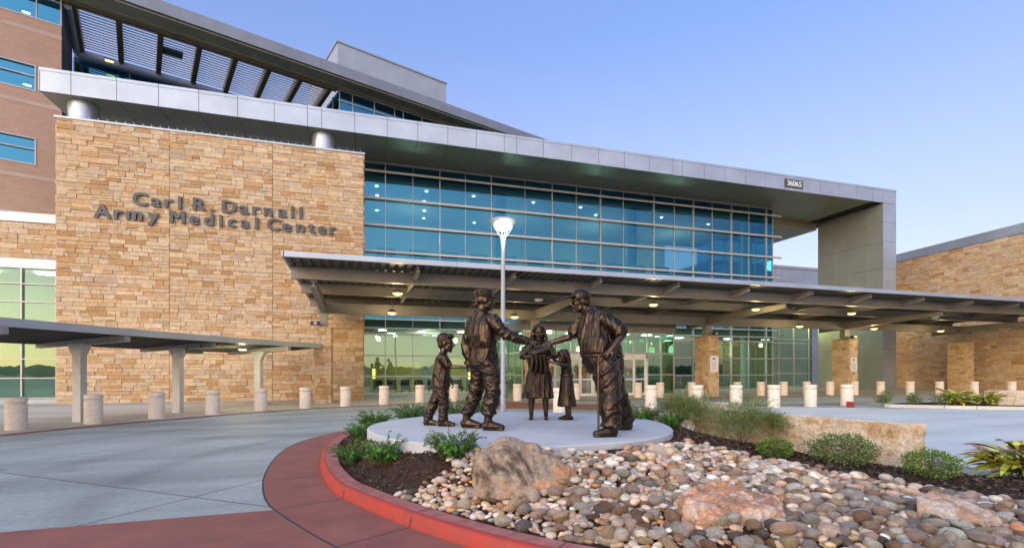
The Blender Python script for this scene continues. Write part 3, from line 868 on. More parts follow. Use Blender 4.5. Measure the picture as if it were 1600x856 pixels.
# --- entrance vestibule with sliding doors
vest = thing('entrance_vestibule', 'glazed entrance porch with sliding doors below the steel canopy', 'entrance', (15, 31, 0))
VY, VX0, VX1, VZ = 29.0, 9.55, 20.3, 4.12
m = MB()
m.box(VX0 - 0.1, VX1 + 0.1, VY - 0.1, GY - 0.3, VZ, VZ + 0.62)
m.build('header', M['steel'], vest)
m = MB()
vx = [VX0, 10.7, 11.75, 12.8, 13.9, 15.0, 16.1, 17.2, 18.25, 19.3, VX1]
for x in vx: m.box(x - 0.035, x + 0.035, VY - 0.06, VY + 0.06, 2.72, VZ)
for x in (VX0, 10.7, 18.25, 19.3, VX1): m.box(x - 0.035, x + 0.035, VY - 0.06, VY + 0.06, 0, 2.72)
for x0, x1 in ((VX0, VX1),): m.box(x0, x1, VY - 0.07, VY + 0.07, 2.70, 2.80)
for x0, x1 in ((VX0, 10.7), (18.3, VX1)): m.box(x0, x1, VY - 0.05, VY + 0.05, 1.32, 1.38); m.box(x0, x1, VY - 0.05, VY + 0.05, 0, 0.1)
for y in (30.6, 32.2, 33.7):
    m.box(VX0 - 0.035, VX0 + 0.035, y - 0.035, y + 0.035, 0, VZ); m.box(VX1 - 0.035, VX1 + 0.035, y - 0.035, y + 0.035, 0, VZ)
for z in (0.05, 1.35, 2.75):
    m.box(VX0 - 0.03, VX0 + 0.03, VY, GY - 0.3, z - 0.04, z + 0.04); m.box(VX1 - 0.03, VX1 + 0.03, VY, GY - 0.3, z - 0.04, z + 0.04)
m.build('frame', M['mullion'], vest)
m = MB()
m.face([(VX0, VY, 2.8), (VX1, VY, 2.8), (VX1, VY, VZ), (VX0, VY, VZ)])
for x0, x1 in ((VX0, 10.7), (18.25, VX1)): m.face([(x0, VY, 0.1), (x1, VY, 0.1), (x1, VY, 2.7), (x0, VY, 2.7)])
m.face([(VX0, VY, 0.1), (VX0, GY - .3, 0.1), (VX0, GY - .3, VZ), (VX0, VY, VZ)])
m.face([(VX1, VY, 0.1), (VX1, GY - .3, 0.1), (VX1, GY - .3, VZ), (VX1, VY, VZ)])
m.build('glazing', M['glass_low'], vest)
dg = glass_mat('door_glass', (0.55, 0.62, 0.55), (0.8, 0.9, 0.85), 0.16)
for x0, x1 in ((10.75, 14.35), (14.55, 18.2)):
    m = MB()
    m.box(x0, x0 + 0.09, VY - 0.09, VY + 0.09, 0, 2.69); m.box(x1 - 0.09, x1, VY - 0.09, VY + 0.09, 0, 2.69)
    m.box(x0, x1, VY - 0.09, VY + 0.09, 2.44, 2.69)
    f = m.build('door_surround', M['white_metal'], vest)
    n_ = 4
    w = (x1 - x0 - 0.18) / n_
    for k in range(n_):
        a = x0 + 0.09 + k * w
        d_ = MB()
        d_.box(a + 0.01, a + 0.08, VY - 0.04, VY + 0.04, 0.02, 2.43); d_.box(a + w - 0.08, a + w - 0.01, VY - 0.04, VY + 0.04, 0.02, 2.43)
        d_.box(a + 0.08, a + w - 0.08, VY - 0.04, VY + 0.04, 2.34, 2.43); d_.box(a + 0.08, a + w - 0.08, VY - 0.04, VY + 0.04, 0.02, 0.16)
        d_.box(a + 0.08, a + w - 0.08, VY - 0.05, VY - 0.03, 1.02, 1.10)
        d_.face([(a + 0.08, VY, 0.16), (a + w - 0.08, VY, 0.16), (a + w - 0.08, VY, 2.34), (a + 0.08, VY, 2.34)])
        dd = d_.build('sliding_door', M['white_metal'], vest)
        dd.data.materials.append(dg); dd.data.polygons[len(dd.data.polygons) - 1].material_index = 1
        if k in (1, 2):
            s_ = MB(); s_.box(a + w / 2 - 0.07, a + w / 2 + 0.07, VY - 0.02, VY - 0.01, 1.35, 1.52); so = s_.build('door_sticker', M['yellow_wall'], dd)
for lx in (12.2, 17.0):
    ld = bpy.data.lights.new('ceiling_lamp_light', 'POINT'); ld.energy = 70; ld.color = (1.0, 0.84, 0.5); ld.shadow_soft_size = 0.3
    lo = bpy.data.objects.new('ceiling_lamp_light', ld); COL.objects.link(lo); lo.parent = vest; lo.matrix_parent_inverse = EM[vest.name].inverted(); lo.location = (lx, 31.4, 3.3)
m = MB(); m.box(VX0 + 0.2, VX1 - 0.2, 33.5, 33.6, 0, 2.8); m.build('inner_screen', M['interior'], vest)
for x in (11.2, 12.6, 15.2, 17.0):
    m = MB(); m.box(x, x + 0.7, 33.3, 33.45, 0.1, 2.2); m.build('inner_door', M['wood'], vest)
for x in (11.5, 13.5, 15.5, 17.5, 19.3):
    m = MB(); m.box(x - 0.25, x + 0.25, 30.5, 31.0, VZ - 0.06, VZ - 0.01); m.build('ceiling_light', M['lamp_inside'], vest)

# ================================================================== rear wing seen through the portal, and right stone wing
rw = thing('rear_wing', 'pale grey metal rear block glimpsed through the metal frame', 'building', (46, 50, 0))
m = MB()
for k in range(9):
    m.box(36 + k * 3.2, 36 + (k + 1) * 3.2 - 0.02, 45.0, 45.08, 0, 13.1)
m.build('cladding', M['panel'], rw)
m = MB(); m.box(36, 64.8, 45.09, 55, 0, 13.1); m.build('core', M['dark_gap'], rw)
m = MB(); m.box(35.9, 64.9, 44.9, 55, 13.12, 13.42); m.build('coping', M['alu'], rw)

sw = thing('stone_wing', 'tan sandstone wing with grey metal coping at the right edge', 'building', (52, 26, 0))
A = Vector((48.9, 37.5)); Bq = Vector((45.4, 14.0))
L_ = (Bq - A).length; u_ = (Bq - A) / L_; nn_ = Vector((-u_.y, u_.x)) * -1
if nn_.x > 0: nn_ = -nn_
m, bk = MB(), MB()
ashlar(m, bk, A, u_, nn_, L_, 0, 11.75, 301)
m.build('stone_facing', M['stone'], sw)
bk.obox(A, u_, nn_, 0, L_, 0.0, -8, 0, 11.75); bk.build('wall_core', M['mortar'], sw)
m = MB(); m.obox(A, u_, nn_, -0.05, L_, 0.10, -8, 11.752, 12.5); m.build('coping', M['panel'], sw)
m = MB(); m.obox(A, u_, nn_, 17.6, 18.3, 0.12, 0.03, 0.25, 0.45); m.build('wall_vent', M['black'], sw)

# ================================================================== low left wing and brick tower
lw_ = thing('low_wing', 'low stone and glass wing at the left edge under the brick tower', 'building', (-25, 33, 0))
LX0 = -40.0
m, bk = MB(), MB()
ashlar(m, bk, (LX0, 31.0), (1, 0), (0, -1), WX0 - LX0 - 0.01, 7.22, 9.0, 401)
m.build('stone_facing', M['stone'], lw_)
bk.box(LX0, WX0 - 0.01, 31.0, 34, 7.22, 9.0); bk.build('wall_core', M['mortar'], lw_)
m = MB(); m.box(LX0, WX0 - 0.01, 30.9, 36, 9.02, 9.48); m.box(LX0, WX0 - 0.01, 30.93, 31.2, 6.72, 7.2); m.build('coping', M['white_metal'], lw_)
m = MB()
for k in range(18):
    x = -14.62 - k * 1.42
    m.box(x - 0.03, x + 0.03, 30.96, 31.12, 0.2, 6.72)
for z in (0.25, 1.25, 2.2, 3.15, 4.1, 5.05, 5.95): m.box(LX0, WX0 - 0.02, 30.93, 31.05, z - 0.025, z + 0.025)
m.build('mullions', M['mullion'], lw_)
m = MB(); m.face([(LX0, 31.08, 0.2), (WX0 - 0.01, 31.08, 0.2), (WX0 - 0.01, 31.08, 6.75), (LX0, 31.08, 6.75)]); m.build('glazing', M['glass_low'], lw_)
m = MB(); m.box(LX0, WX0, 36, 36.2, 0, 7); m.box(LX0, WX0, 31.3, 36, 6.9, 7.0); m.build('inner_wall', M['interior'], lw_)
for k in range(3):
    m = MB(); m.box(-16.5 - k * 2.6, -15.6 - k * 2.6, 33, 33.4, 6.8, 6.88); m.build('ceiling_light', M['lamp_inside'], lw_)
m = MB(); m.box(LX0, WX0 - 0.01, 30.95, 31.4, 0, 0.2); m.build('sill', M['plinth'], lw_)

Q = (-17.2, 37.0); U = (0.9423, 0.3346); N = (-0.3346, 0.9423)
tower = thing('brick_tower', 'tall brown brick block with blue windows at the left edge', 'building', (-24, 37, 0))
m = MB()
wins = [(-12, -1.12, 18.12, 19.67), (-12, -1.12, 13.75, 15.36), (-12, 0.01, 22.42, 25.0), (-12, -1.12, 9.4, 10.9)]
# wall as strips between the window openings
zcuts = [0, 9.4, 10.9, 13.75, 15.36, 18.12, 19.67, 22.42, 25.0]
for a, b in zip(zcuts[:-1], zcuts[1:]):
    opening = [w for w in wins if abs(w[2] - a) < 0.01]
    s0 = -12
    if opening: s0 = opening[0][1]
    if s0 < 0: m.obox(Q, U, N, s0, 0, 0, 0.35, a, b)
m.build('brick_wall', M['brick'], tower)
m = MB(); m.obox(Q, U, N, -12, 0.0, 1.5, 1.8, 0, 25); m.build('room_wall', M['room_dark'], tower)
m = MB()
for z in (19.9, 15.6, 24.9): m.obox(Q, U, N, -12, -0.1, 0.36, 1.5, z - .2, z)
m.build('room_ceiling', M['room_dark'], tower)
m = MB()
for z in (21.73, 17.41, 13.05): m.obox(Q, U, N, -12, 0.01, -0.02, 0.3, z - 0.14, z + 0.10)
m.build('stone_band', nmat('pale_band', (0.50, 0.38, 0.31), (0.44, 0.33, 0.27), rough=0.8, scale=2), tower)
for (s0, s1, a, b) in wins:
    f = MB()
    f.obox(Q, U, N, s0, s1, -0.03, 0.2, a, a + 0.07); f.obox(Q, U, N, s0, s1, -0.03, 0.2, b - 0.07, b)
    f.obox(Q, U, N, s1 - 0.07, s1, -0.03, 0.2, a + 0.07, b - 0.07)
    f.obox(Q, U, N, s0, s1 - 0.07, 0.0, 0.2, (a + b) / 2 + 0.1, (a + b) / 2 + 0.16)
    for k in range(5): f.obox(Q, U, N, s1 - 1.15 - k * 2.2, s1 - 1.09 - k * 2.2, 0.0, 0.2, a + 0.07, b - 0.07) if s1 > 0 else None
    fo = f.build('window', M['mullion'], tower)
    g_ = MB()
    P = lambda s, t, z: (Q[0] + U[0] * s + N[0] * t, Q[1] + U[1] * s + N[1] * t, z)
    g_.face([P(s0, 0.12, a), P(s1, 0.12, a), P(s1, 0.12, b), P(s0, 0.12, b)])
    go = g_.build('pane', M['glass_win'], fo)
for (s, z) in ((-1.5, 22.9), (-1.45, 18.6)):
    m = MB(); m.obox(Q, U, N, s - 0.3, s + 0.05, 0.5, 0.6, z - 0.03, z + 0.04); m.build('room_light', M['lamp_inside'], tower)
m = MB(); m.obox(Q, U, N, -0.015, 0.0, 0.001, 6, 0, 25); m.build('end_panel', M['interior_dark'], tower)

# ================================================================== upper wing with big louvred roof
up = thing('upper_wing', 'grey upper block with wide louvred roof overhang behind the metal roof', 'building', (0, 48, 0))
ZS = 24.3
m = MB()
# front strip of the overhang, from left out of frame to far right
m.obox(Q, U, N, -14, 42, -1.45, -0.9, ZS, ZS + 0.45)
m.obox(Q, U, N, -14, 42, -0.9, -0.35, ZS + 0.02, ZS + 0.6)
m.obox(Q, U, N, -14, 42, -0.35, 0.3, ZS - 0.1, ZS + 0.75)
m.build('eave', M['soffit'], up)
m = MB()
m.obox(Q, U, N, -14, 42, -1.65, -1.46, ZS + 0.1, ZS + 0.9)
m.obox(Q, U, N, -14, 42, -1.46, 0.3, ZS + 0.78, ZS + 0.86)
m.build('roof_edge', M['panel_dark'], up)
m = MB()
for k in range(9):
    s = 0.5 + k * 2.22
    if s < 16.6: m.obox(Q, U, N, s - 0.16, s + 0.16, 0.3, 6.2, ZS - 0.25, ZS + 0.45)
m.obox(Q, U, N, 0, 16.5, 0.02, 0.3, ZS - 0.25, ZS - 0.1)
m.build('roof_beams', nmat('bronze_beam', (0.17, 0.13, 0.06), (0.13, 0.10, 0.05), rough=0.5, metal=0.3), up)
m = MB()
k = 0.32
while k < 6.0:
    m.obox(Q, U, N, 0.66, 16.4, k, k + 0.13, ZS + 0.12, ZS + 0.16)
    k += 0.34
m.build('louvres', M['white_metal'], up)
m = MB()
P3 = lambda s, t, z: (Q[0] + U[0] * s + N[0] * t, Q[1] + U[1] * s + N[1] * t, z)
m.tube([P3(0.3, 6.0, ZS - 0.35), P3(17, 6.0, ZS - 0.35)], 0.28, 16)
m.tube([P3(0.25, 0.3, ZS - 0.35), P3(0.25, 6.0, ZS - 0.35)], 0.2, 12)
m.build('pipe_beam', M['panel'], up, smooth=40)
m = MB()
m.obox(Q, U, N, 0, 16.6, 6.7, 7.2, 16.8, ZS - 0.35)
m.obox(Q, U, N, 16.7, 42, 0.35, 10, 16.8, ZS - 0.02)
m.obox(Q, U, N, 0, 16.6, 7.2, 9, 16.8, ZS + 0.6)
m.build('recess_wall', M['interior_dark'], up)
m = MB()
m.face([P3(0.1, 6.5, 17), P3(16.6, 6.5, 17), P3(16.6, 6.5, ZS - 0.4), P3(0.1, 6.5, ZS - 0.4)])
m.face([P3(16.65, 0.0, 17), P3(42, 0.0, 17), P3(42, 0.0, ZS - 0.12), P3(16.65, 0.0, ZS - 0.12)])
m.face([P3(16.65, 6.5, 17), P3(16.65, 0.0, 17), P3(16.65, 0.0, ZS - 0.12), P3(16.65, 6.5, ZS - 0.12)])
m.build('glazing', M['glass_win'], up)
m = MB()
for s in (16.7, 17.75, 19.6, 21.4, 22.2, 24.0, 25.9, 27.8): m.obox(Q, U, N, s - 0.03, s + 0.03, -0.06, 0.06, 17, ZS - 0.1)
for z in (ZS - 0.15, 23.3, 22.4): m.obox(Q, U, N, 16.6, 30, -0.08, 0.04, z - 0.04, z + 0.04)
for s in (3.2, 6, 9, 12, 15): m.obox(Q, U, N, s - 0.04, s + 0.04, 6.4, 6.48, 17, ZS - 0.5)
for t in (1.5, 3, 4.5): m.obox(Q, U, N, 16.58, 16.72, t - 0.03, t + 0.03, 17, ZS - 0.1)
m.obox(Q, U, N, 0, 16.6, 6.3, 6.5, 22.3, 22.55)
m.build('mullions', M['mullion'], up)
m = MB()
for k in range(12):
    s = 17.5 + k * 0.885
    m.obox(Q, U, N, s, s + 0.88, 3, 3.08, ZS, 29.9)
m.obox(Q, U, N, 17.5, 28.1, 3.08, 12, ZS, 29.88)
m.build('penthouse', M['penthouse'], up)
m = MB(); m.obox(Q, U, N, 17.42, 28.2, 2.92, 12.1, 29.9, 30.05); m.build('penthouse_coping', M['alu'], up)
m = MB(); m.obox(Q, U, N, 16.55, 16.66, 6.0, 7.2, 17, ZS); m.build('corner_post', M['silver'], up)
sl = thing('soffit_lamp', 'lit yellow lamp under the louvred roof beside the brick tower', 'lamp', P3(2.0, 5.5, ZS - 0.6))
m = MB(); m.obox(Q, U, N, 1.8, 2.3, 5.3, 5.5, ZS - 0.5, ZS - 0.35); m.build('housing', M['steel'], sl)
m = MB(); m.obox(Q, U, N, 1.82, 2.28, 5.32, 5.48, ZS - 0.55, ZS - 0.502); m.build('lens', M['lamp_warm'], sl)
rs = MB(); rs.obox(Q, U, N, 4.95, 6.3, 2.2, 3.0, ZS - 0.05, ZS + 0.1)
tag(rs.build('roof_sign_box', M['letter'], None), 'small dark grey equipment box hung below the louvred roof', 'equipment box')
# ================================================================== steel entrance canopy
can = thing('entrance_canopy', 'wide grey steel canopy with ribbed deck over the entrance', 'canopy', (20, 27, 0))
CX0, CX1, CY0, CY1 = -2.5, 46.2, 19.0, 29.2
CZF, CZB = 5.62, 5.45          # underside of the deck, front and back


def cz(y): return CZF + (CZB - CZF) * (y - CY0) / (CY1 - CY0)


m = MB()
x = CX0
while x < CX1 - 0.15:
    a, b, c, d_ = x, x + 0.17, x + 0.20, x + 0.30
    for (xa, xb, za, zb_) in ((a, b, 0, 0), (b, c, 0, 0.06), (c, d_, 0.06, 0.06), (d_, d_ + 0.03, 0.06, 0)):
        m.face([(xa, CY0 + .05, CZF + za), (xa, CY1, CZB + za), (xb, CY1, CZB + zb_), (xb, CY0 + .05, CZF + zb_)])
    x += 0.33
m.mesh([(CX0, CY0 + .05, CZF + .10), (CX1, CY0 + .05, CZF + .10), (CX1, CY1, CZB + .10), (CX0, CY1, CZB + .10)], [(0, 1, 2, 3)])
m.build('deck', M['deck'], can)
m = MB()
for k in range(8):
    a = CX0 + k * 6.1; b = min(CX1, a + 6.09)
    m.box(a, b, CY0 - 0.06, CY0 + 0.04, CZF - 0.02, CZF + 0.17)
m.mesh([(CX0 - .05, CY0 - .06, CZF - .02), (CX0 + .03, CY0 - .06, CZF - .02), (CX0 + .03, CY1, CZB - .02), (CX0 - .05, CY1, CZB - .02),
        (CX0 - .05, CY0 - .06, CZF + .17), (CX0 + .03, CY0 - .06, CZF + .17), (CX0 + .03, CY1, CZB + .17), (CX0 - .05, CY1, CZB + .17)],
       [(0, 3, 2, 1), (4, 5, 6, 7), (0, 1, 5, 4), (1, 2, 6, 5), (2, 3, 7, 6), (3, 0, 4, 7)])
m.build('edge_trim', M['panel'], can)


def ibeam_x(mb, x0, x1, y, z0, z1, fl=0.22, tw=0.03, tf=0.03):
    mb.box(x0, x1, y - tw / 2, y + tw / 2, z0 + tf, z1 - tf)
    mb.box(x0, x1, y - fl / 2, y + fl / 2, z0, z0 + tf)
    mb.box(x0, x1, y - fl / 2, y + fl / 2, z1 - tf, z1)


def ibeam_y(mb, x, y0, y1, z0a, z1a, z0b, z1b, fl=0.22, tw=0.03, tf=0.03):
    """z0a/z1a bottom/top at y0, z0b/z1b at y1"""
    for (xa, xb, q0, q1, r0, r1) in ((x - tw / 2, x + tw / 2, z0a + tf, z1a - tf, z0b + tf, z1b - tf), (x - fl / 2, x + fl / 2, z0a, z0a + tf, z0b, z0b + tf), (x - fl / 2, x + fl / 2, z1a - tf, z1a, z1b - tf, z1b)):
        mb.hexa([(xa, y0, q0), (xb, y0, q0), (xb, y1, r0), (xa, y1, r0), (xa, y0, q1), (xb, y0, q1), (xb, y1, r1), (xa, y1, r1)])


for y, z0, z1 in ((20.7, 5.14, cz(20.7) - .005), (24.2, 5.10, cz(24.2) - .005), (28.4, 5.02, cz(28.4) - .005)):
    m = MB(); ibeam_x(m, CX0 + .05, CX1, y, z0, z1); m.build('purlin', M['steel'], can)
m = MB(); ibeam_x(m, -2.0, CX1, 27.05, 4.52, 5.05, 0.28); m.build('girder', M['steel'], can)
PIERX = [-2.05, 9.3, 21.0, 32.62, 44.5]
for i, x in enumerate(PIERX):
    xx = x + 0.37
    m = MB(); ibeam_y(m, xx, 20.82, 29.1, 4.88, 5.12, 4.42, 5.0, 0.26); m.build('cantilever_beam', M['steel'], can)
k = 0
x = -2.05 + 0.37 + 3.87
while x < 45:
    near = min(abs(x - (q + .37)) for q in PIERX) < 0.6
    m = MB()
    ibeam_y(m, x, 19.35, 20.58, cz(19.35) - 0.20, cz(19.35) - .005, cz(20.58) - 0.36, cz(20.58) - .005, 0.16)
    m.build('outrigger', M['steel'], can)
    if not near:
        m = MB(); ibeam_y(m, x, 20.82, 24.09, 5.30, cz(20.82) - .005, 5.26, cz(24.09) - .005, 0.16); m.build('joist', M['steel'], can)
        m = MB(); ibeam_y(m, x, 24.31, 28.29, 5.26, cz(24.31) - .005, 5.20, cz(28.29) - .005, 0.16); m.build('joist', M['steel'], can)
    x += 3.87

# stone piers: each stands on its own
pier_lab = ['sandstone pier close to the big sandstone wall under the canopy end', 'sandstone pier almost hidden behind the mother statue',
            'sandstone pier with white notice, just right of the entrance doors', 'sandstone pier with white notice, in front of the grey metal leg', 'sandstone pier without a notice, rightmost under the canopy']
for i, x in enumerate(PIERX):
    pr_ = thing('stone_pier', pier_lab[i], 'pier', (x + .375, 27.05, 0), 0, 'sandstone piers carrying the steel canopy')
    m = MB()
    x0, x1, y0, y1, H = x, x + 0.75, 26.4, 27.7, 3.74
    ashlar(m, None, (x0, y0), (1, 0), (0, -1), x1 - x0, 0, H, 500 + i, 0.14, 0.26, 0.22, 0.5)
    ashlar(m, None, (x1, y0), (0, 1), (1, 0), y1 - y0, 0, H, 520 + i, 0.14, 0.26, 0.22, 0.6)
    ashlar(m, None, (x0, y1), (0, -1), (-1, 0), y1 - y0, 0, H, 540 + i, 0.14, 0.26, 0.22, 0.6)
    ashlar(m, None, (x1, y1), (-1, 0), (0, 1), x1 - x0, 0, H, 560 + i, 0.14, 0.26, 0.22, 0.5)
    m.build('stone_facing', M['stone'], pr_)
    m = MB(); m.box(x0, x1, y0, y1, 0, H); m.build('pier_core', M['mortar'], pr_)
    m = MB(); m.box(x0 - .06, x1 + .06, y0 - .06, y1 + .06, H + .002, H + .06); m.build('cap', nmat('pier_cap', (0.42, 0.33, 0.22), (0.36, 0.28, 0.18), rough=0.8), pr_)
    m = MB(); m.box(x0 + .18, x1 - .18, 26.85, 27.25, H + .062, 4.51); m.box(x0 + .08, x1 - .08, 26.75, 27.35, H + .062, H + .10)
    m.build('steel_post', M['steel'], pr_)
for i, lb in ((2, 'white notice with flag emblem on the pier right of the doors'), (3, 'white notice with flag emblem on the pier before the grey metal leg')):
    x = PIERX[i]
    sg = thing('notice_board', lb, 'sign', (x + .37, 26.33, 2.0), 0, 'white notices on the piers')
    yb = 26.335
    m = MB(); m.box(x + .08, x + .66, yb, yb + .015, 1.55, 2.55); m.build('board', M['sign_white'], sg)
    m = MB(); m.box(x + .26, x + .36, yb - .006, yb - .002, 2.30, 2.44); m.build('emblem', M['sign_blue'], sg)
    m = MB()
    for q in range(3): m.box(x + .364, x + .48, yb - .006, yb - .002, 2.305 + q * 0.048, 2.33 + q * 0.048)
    m.build('emblem_stripes', M['sign_red'], sg)
    m = MB()
    for q in range(6): m.box(x + .15 + (q % 2) * 0.04, x + .59 - (q % 3) * 0.05, yb - .006, yb - .002, 1.68 + q * 0.09, 1.70 + q * 0.09)
    m.build('print', M['sign_ink'], sg)

# flood lights / cameras on the pier posts
for i, lb in ((0, 'black twin floodlight box at the canopy end by sandstone wall'), (2, 'small dark floodlight on the post right of the doors'), (3, 'small dark floodlight on the post by grey metal leg')):
    x = PIERX[i]
    fl = thing('floodlight', lb, 'floodlight', (x + .37, 26.6, 3.95), 0, 'floodlights on the canopy posts')
    m = MB()
    xo = x + (0.02 if i == 0 else 0.62)
    m.box(xo - .22, xo + .22, 26.42, 26.60, 3.86, 4.06); m.box(xo - .04, xo + .04, 26.6, 26.86, 3.92, 4.0)
    m.build('housing', M['black'], fl, bevel=0.015)
    m = MB(); m.tube([(xo, 26.418, 3.96), (xo, 26.39, 3.96)], 0.075, 14); m.build('lens', M['alu'], fl)

# canopy lamps
def canopy_lamp(x, y, z, lit, lb):
    t = thing('canopy_lamp', lb, 'lamp', (x, y, z), 0, 'lamps hanging under the canopy')
    m = MB(); m.lathe([(0.05, 0.17), (0.13, 0.15), (0.2, 0.06), (0.21, 0.0)], (x, y, z), 20); m.build('housing', M['alu'], t, smooth=40)
    m = MB(); m.lathe([(0.205, -0.002), (0.18, -0.05), (0.10, -0.085), (0.0, -0.095)], (x, y, z), 20)
    m.build('lens', M['lamp_warm'] if lit else M['white_metal'], t, smooth=40)
    m = MB(); m.tube([(x, y, z + .17), (x, y, cz(y) - 0.01)], 0.02, 8); m.build('stem', M['steel'], t)
    if lit:
        ld = bpy.data.lights.new('lamp_light', 'POINT'); ld.energy = LAMP_W; ld.color = (1.0, 0.74, 0.34); ld.shadow_soft_size = 0.16
        lo = bpy.data.objects.new('lamp_light', ld); COL.objects.link(lo); lo.parent = t; lo.location = (0, 0, -0.30)


LAMP_W = 42
fr = [(1.6, 1, 'lit yellow canopy lamp nearest the free end, in the front row'), (8.0, 0, 'unlit white canopy lamp between the two tall statues\' heads'), (14.1, 1, 'lit canopy lamp right of the veteran statue in front row'),
      (20.4, 1, 'lit canopy lamp before the pier right of the doors, front row'), (27.2, 1, 'lit canopy lamp over the row of bollards, front row, far right lit one'), (34.0, 0, 'unlit white canopy lamp close to the right edge')]
for x, lit, lb in fr: canopy_lamp(x, 20.85 + 1.0, 4.92, lit, lb)
bkr = [(1.6, 1, 'lit yellow canopy lamp nearest the sandstone wall, in the back row'), (8.0, 1, 'lit canopy lamp above the soldier statue\'s outstretched arm, back row'), (27.4, 1, 'lit canopy lamp in front of the glass link, back row'),
       (33.9, 1, 'lit canopy lamp before the grey metal leg, back row'), (40.4, 1, 'lit canopy lamp before the stone wing, back row')]
for x, lit, lb in bkr: canopy_lamp(x, 25.6, 4.5, lit, lb)

# ================================================================== covered walkway at left
wk = thing('covered_walkway', 'grey roofed walkway on single posts leading in from the left', 'walkway', (-6.7, 22.4, 0))
NE = [(-9.7, 12.6), (-8.37, 15.33), (-7.0, 18.1), (-5.71, 20.58), (-4.0, 23.2), (-1.77, 26.28)]
NRM = [(-.89, .45), (-.89, .45), (-.875, .48), (-.85, .53), (-.84, .545), (-.83, .56)]
ZN, ZR = 2.78, 2.52
m, mt, mu = MB(), MB(), MB()
near = [Vector((a, b)) for a, b in NE]
far = [Vector((a + n_[0] * 3.9, b + n_[1] * 3.9)) for (a, b), n_ in zip(NE, NRM)]
for i in range(5):
    a, b, c, d_ = near[i], near[i + 1], far[i + 1], far[i]
    m.hexa([(a.x, a.y, ZN), (b.x, b.y, ZN), (c.x, c.y, ZR), (d_.x, d_.y, ZR), (a.x, a.y, ZN + .14), (b.x, b.y, ZN + .14), (c.x, c.y, ZR + .14), (d_.x, d_.y, ZR + .14)])
    # ribs under the roof run along it
    for k in range(1, 19):
        f0 = k / 19.0
        p0, p1 = a.lerp(d_, f0), b.lerp(c, f0)
        z_ = ZN + (ZR - ZN) * f0
        mu.beam((p0.x, p0.y, z_ - .02), (p1.x, p1.y, z_ - .02), 0.07, 0.05)
    e = (b - a).normalized(); o_ = Vector((e.y, -e.x)) * 0.05
    mt.hexa([(a.x, a.y, ZN - .06), (a.x + o_.x, a.y + o_.y, ZN - .06), (b.x + o_.x, b.y + o_.y, ZN - .06), (b.x, b.y, ZN - .06), (a.x, a.y, ZN + .16), (a.x + o_.x, a.y + o_.y, ZN + .16), (b.x + o_.x, b.y + o_.y, ZN + .16), (b.x, b.y, ZN + .16)])
m.build('roof', M['panel'], wk)
mu.build('roof_ribs', M['deck'], wk)
mt.build('fascia', M['panel'], wk)
postmat = nmat('walkway_post', (0.50, 0.515, 0.50), (0.44, 0.455, 0.44), rough=0.45)
posts = [(-9.9, 16.2, -8.25, 15.3), (-8.5, 19.3, -6.85, 18.36), (-6.7, 22.4, -5.26, 21.6), (-4.4, 25.5, -2.97, 24.56)]
for (x, y, tx, ty) in posts:
    e = Vector((tx - x, ty - y)).normalized(); s_ = Vector((e.y, -e.x))
    m = MB()
    z1 = ZN + (ZR - ZN) * 0.5 - .05
    def ring(hw, off0, off1, z): return [(x + s_.x * hw + e.x * off0, y + s_.y * hw + e.y * off0, z), (x + s_.x * hw + e.x * off1, y + s_.y * hw + e.y * off1, z), (x - s_.x * hw + e.x * off1, y - s_.y * hw + e.y * off1, z), (x - s_.x * hw + e.x * off0, y - s_.y * hw + e.y * off0, z)]
    rr = [ring(.10, -.17, .17, 0), ring(.10, -.17, .17, z1 - .48), ring(.10, -.36, .36, z1 - .18), ring(.10, -.36, .36, z1 - .10)]
    vs_ = [q for r_ in rr for q in r_]
    fs_ = [(3, 2, 1, 0), (12, 13, 14, 15)]
    for i in range(3):
        for k in range(4): fs_.append((i * 4 + k, i * 4 + (k + 1) % 4, i * 4 + 4 + (k + 1) % 4, i * 4 + 4 + k))
    m.mesh(vs_, fs_)
    m.build('post', postmat, wk, bevel=0.012)
    m = MB()
    bx_, by_ = x - e.x * 1.7, y - e.y * 1.7
    m.beam((bx_, by_, ZR - .06), (tx, ty, ZN - .15), 0.17, 0.20)
    m.build('bracket', M['steel'], wk)
hs_ = thing('hanging_sign', 'small dark green sign hanging from the walkway roof edge', 'sign', (-5.6, 21.9, 2.4))
m = MB()
c0 = Vector((-6.15, 21.35)); e = Vector((.75, .66)); 
m.beam((c0.x, c0.y, 2.36), (c0.x + e.x * .62, c0.y + e.y * .62, 2.36), 0.05, 0.17); m.build('board', M['sign_green'], hs_)
m = MB()
for f0 in (.08, .54): m.box(c0.x + e.x * f0 - .012, c0.x + e.x * f0 + .012, c0.y + e.y * f0 - .012, c0.y + e.y * f0 + .012, 2.44, 2.66)
m.build('hanger', M['black'], hs_)
wlmp = thing('walkway_lamp', 'lit flat lamp under the walkway roof near the wall', 'lamp', (-4.95, 24.6, 2.55))
m = MB(); m.lathe([(.17, 0), (.17, .05)], (-4.75, 23.9, 2.53), 18); m.build('housing', M['alu'], wlmp)
m = MB(); m.lathe([(.15, 0), (.13, -.03), (0, -.035)], (-4.75, 23.9, 2.528), 18); m.build('lens', M['lamp_white'], wlmp)
ld = bpy.data.lights.new('lamp_light', 'POINT'); ld.energy = 45; ld.color = (1.0, 0.86, 0.5); ld.shadow_soft_size = 0.12
lo = bpy.data.objects.new('lamp_light', ld); COL.objects.link(lo); lo.parent = wlmp; lo.location = (.2, -.7, -0.25)
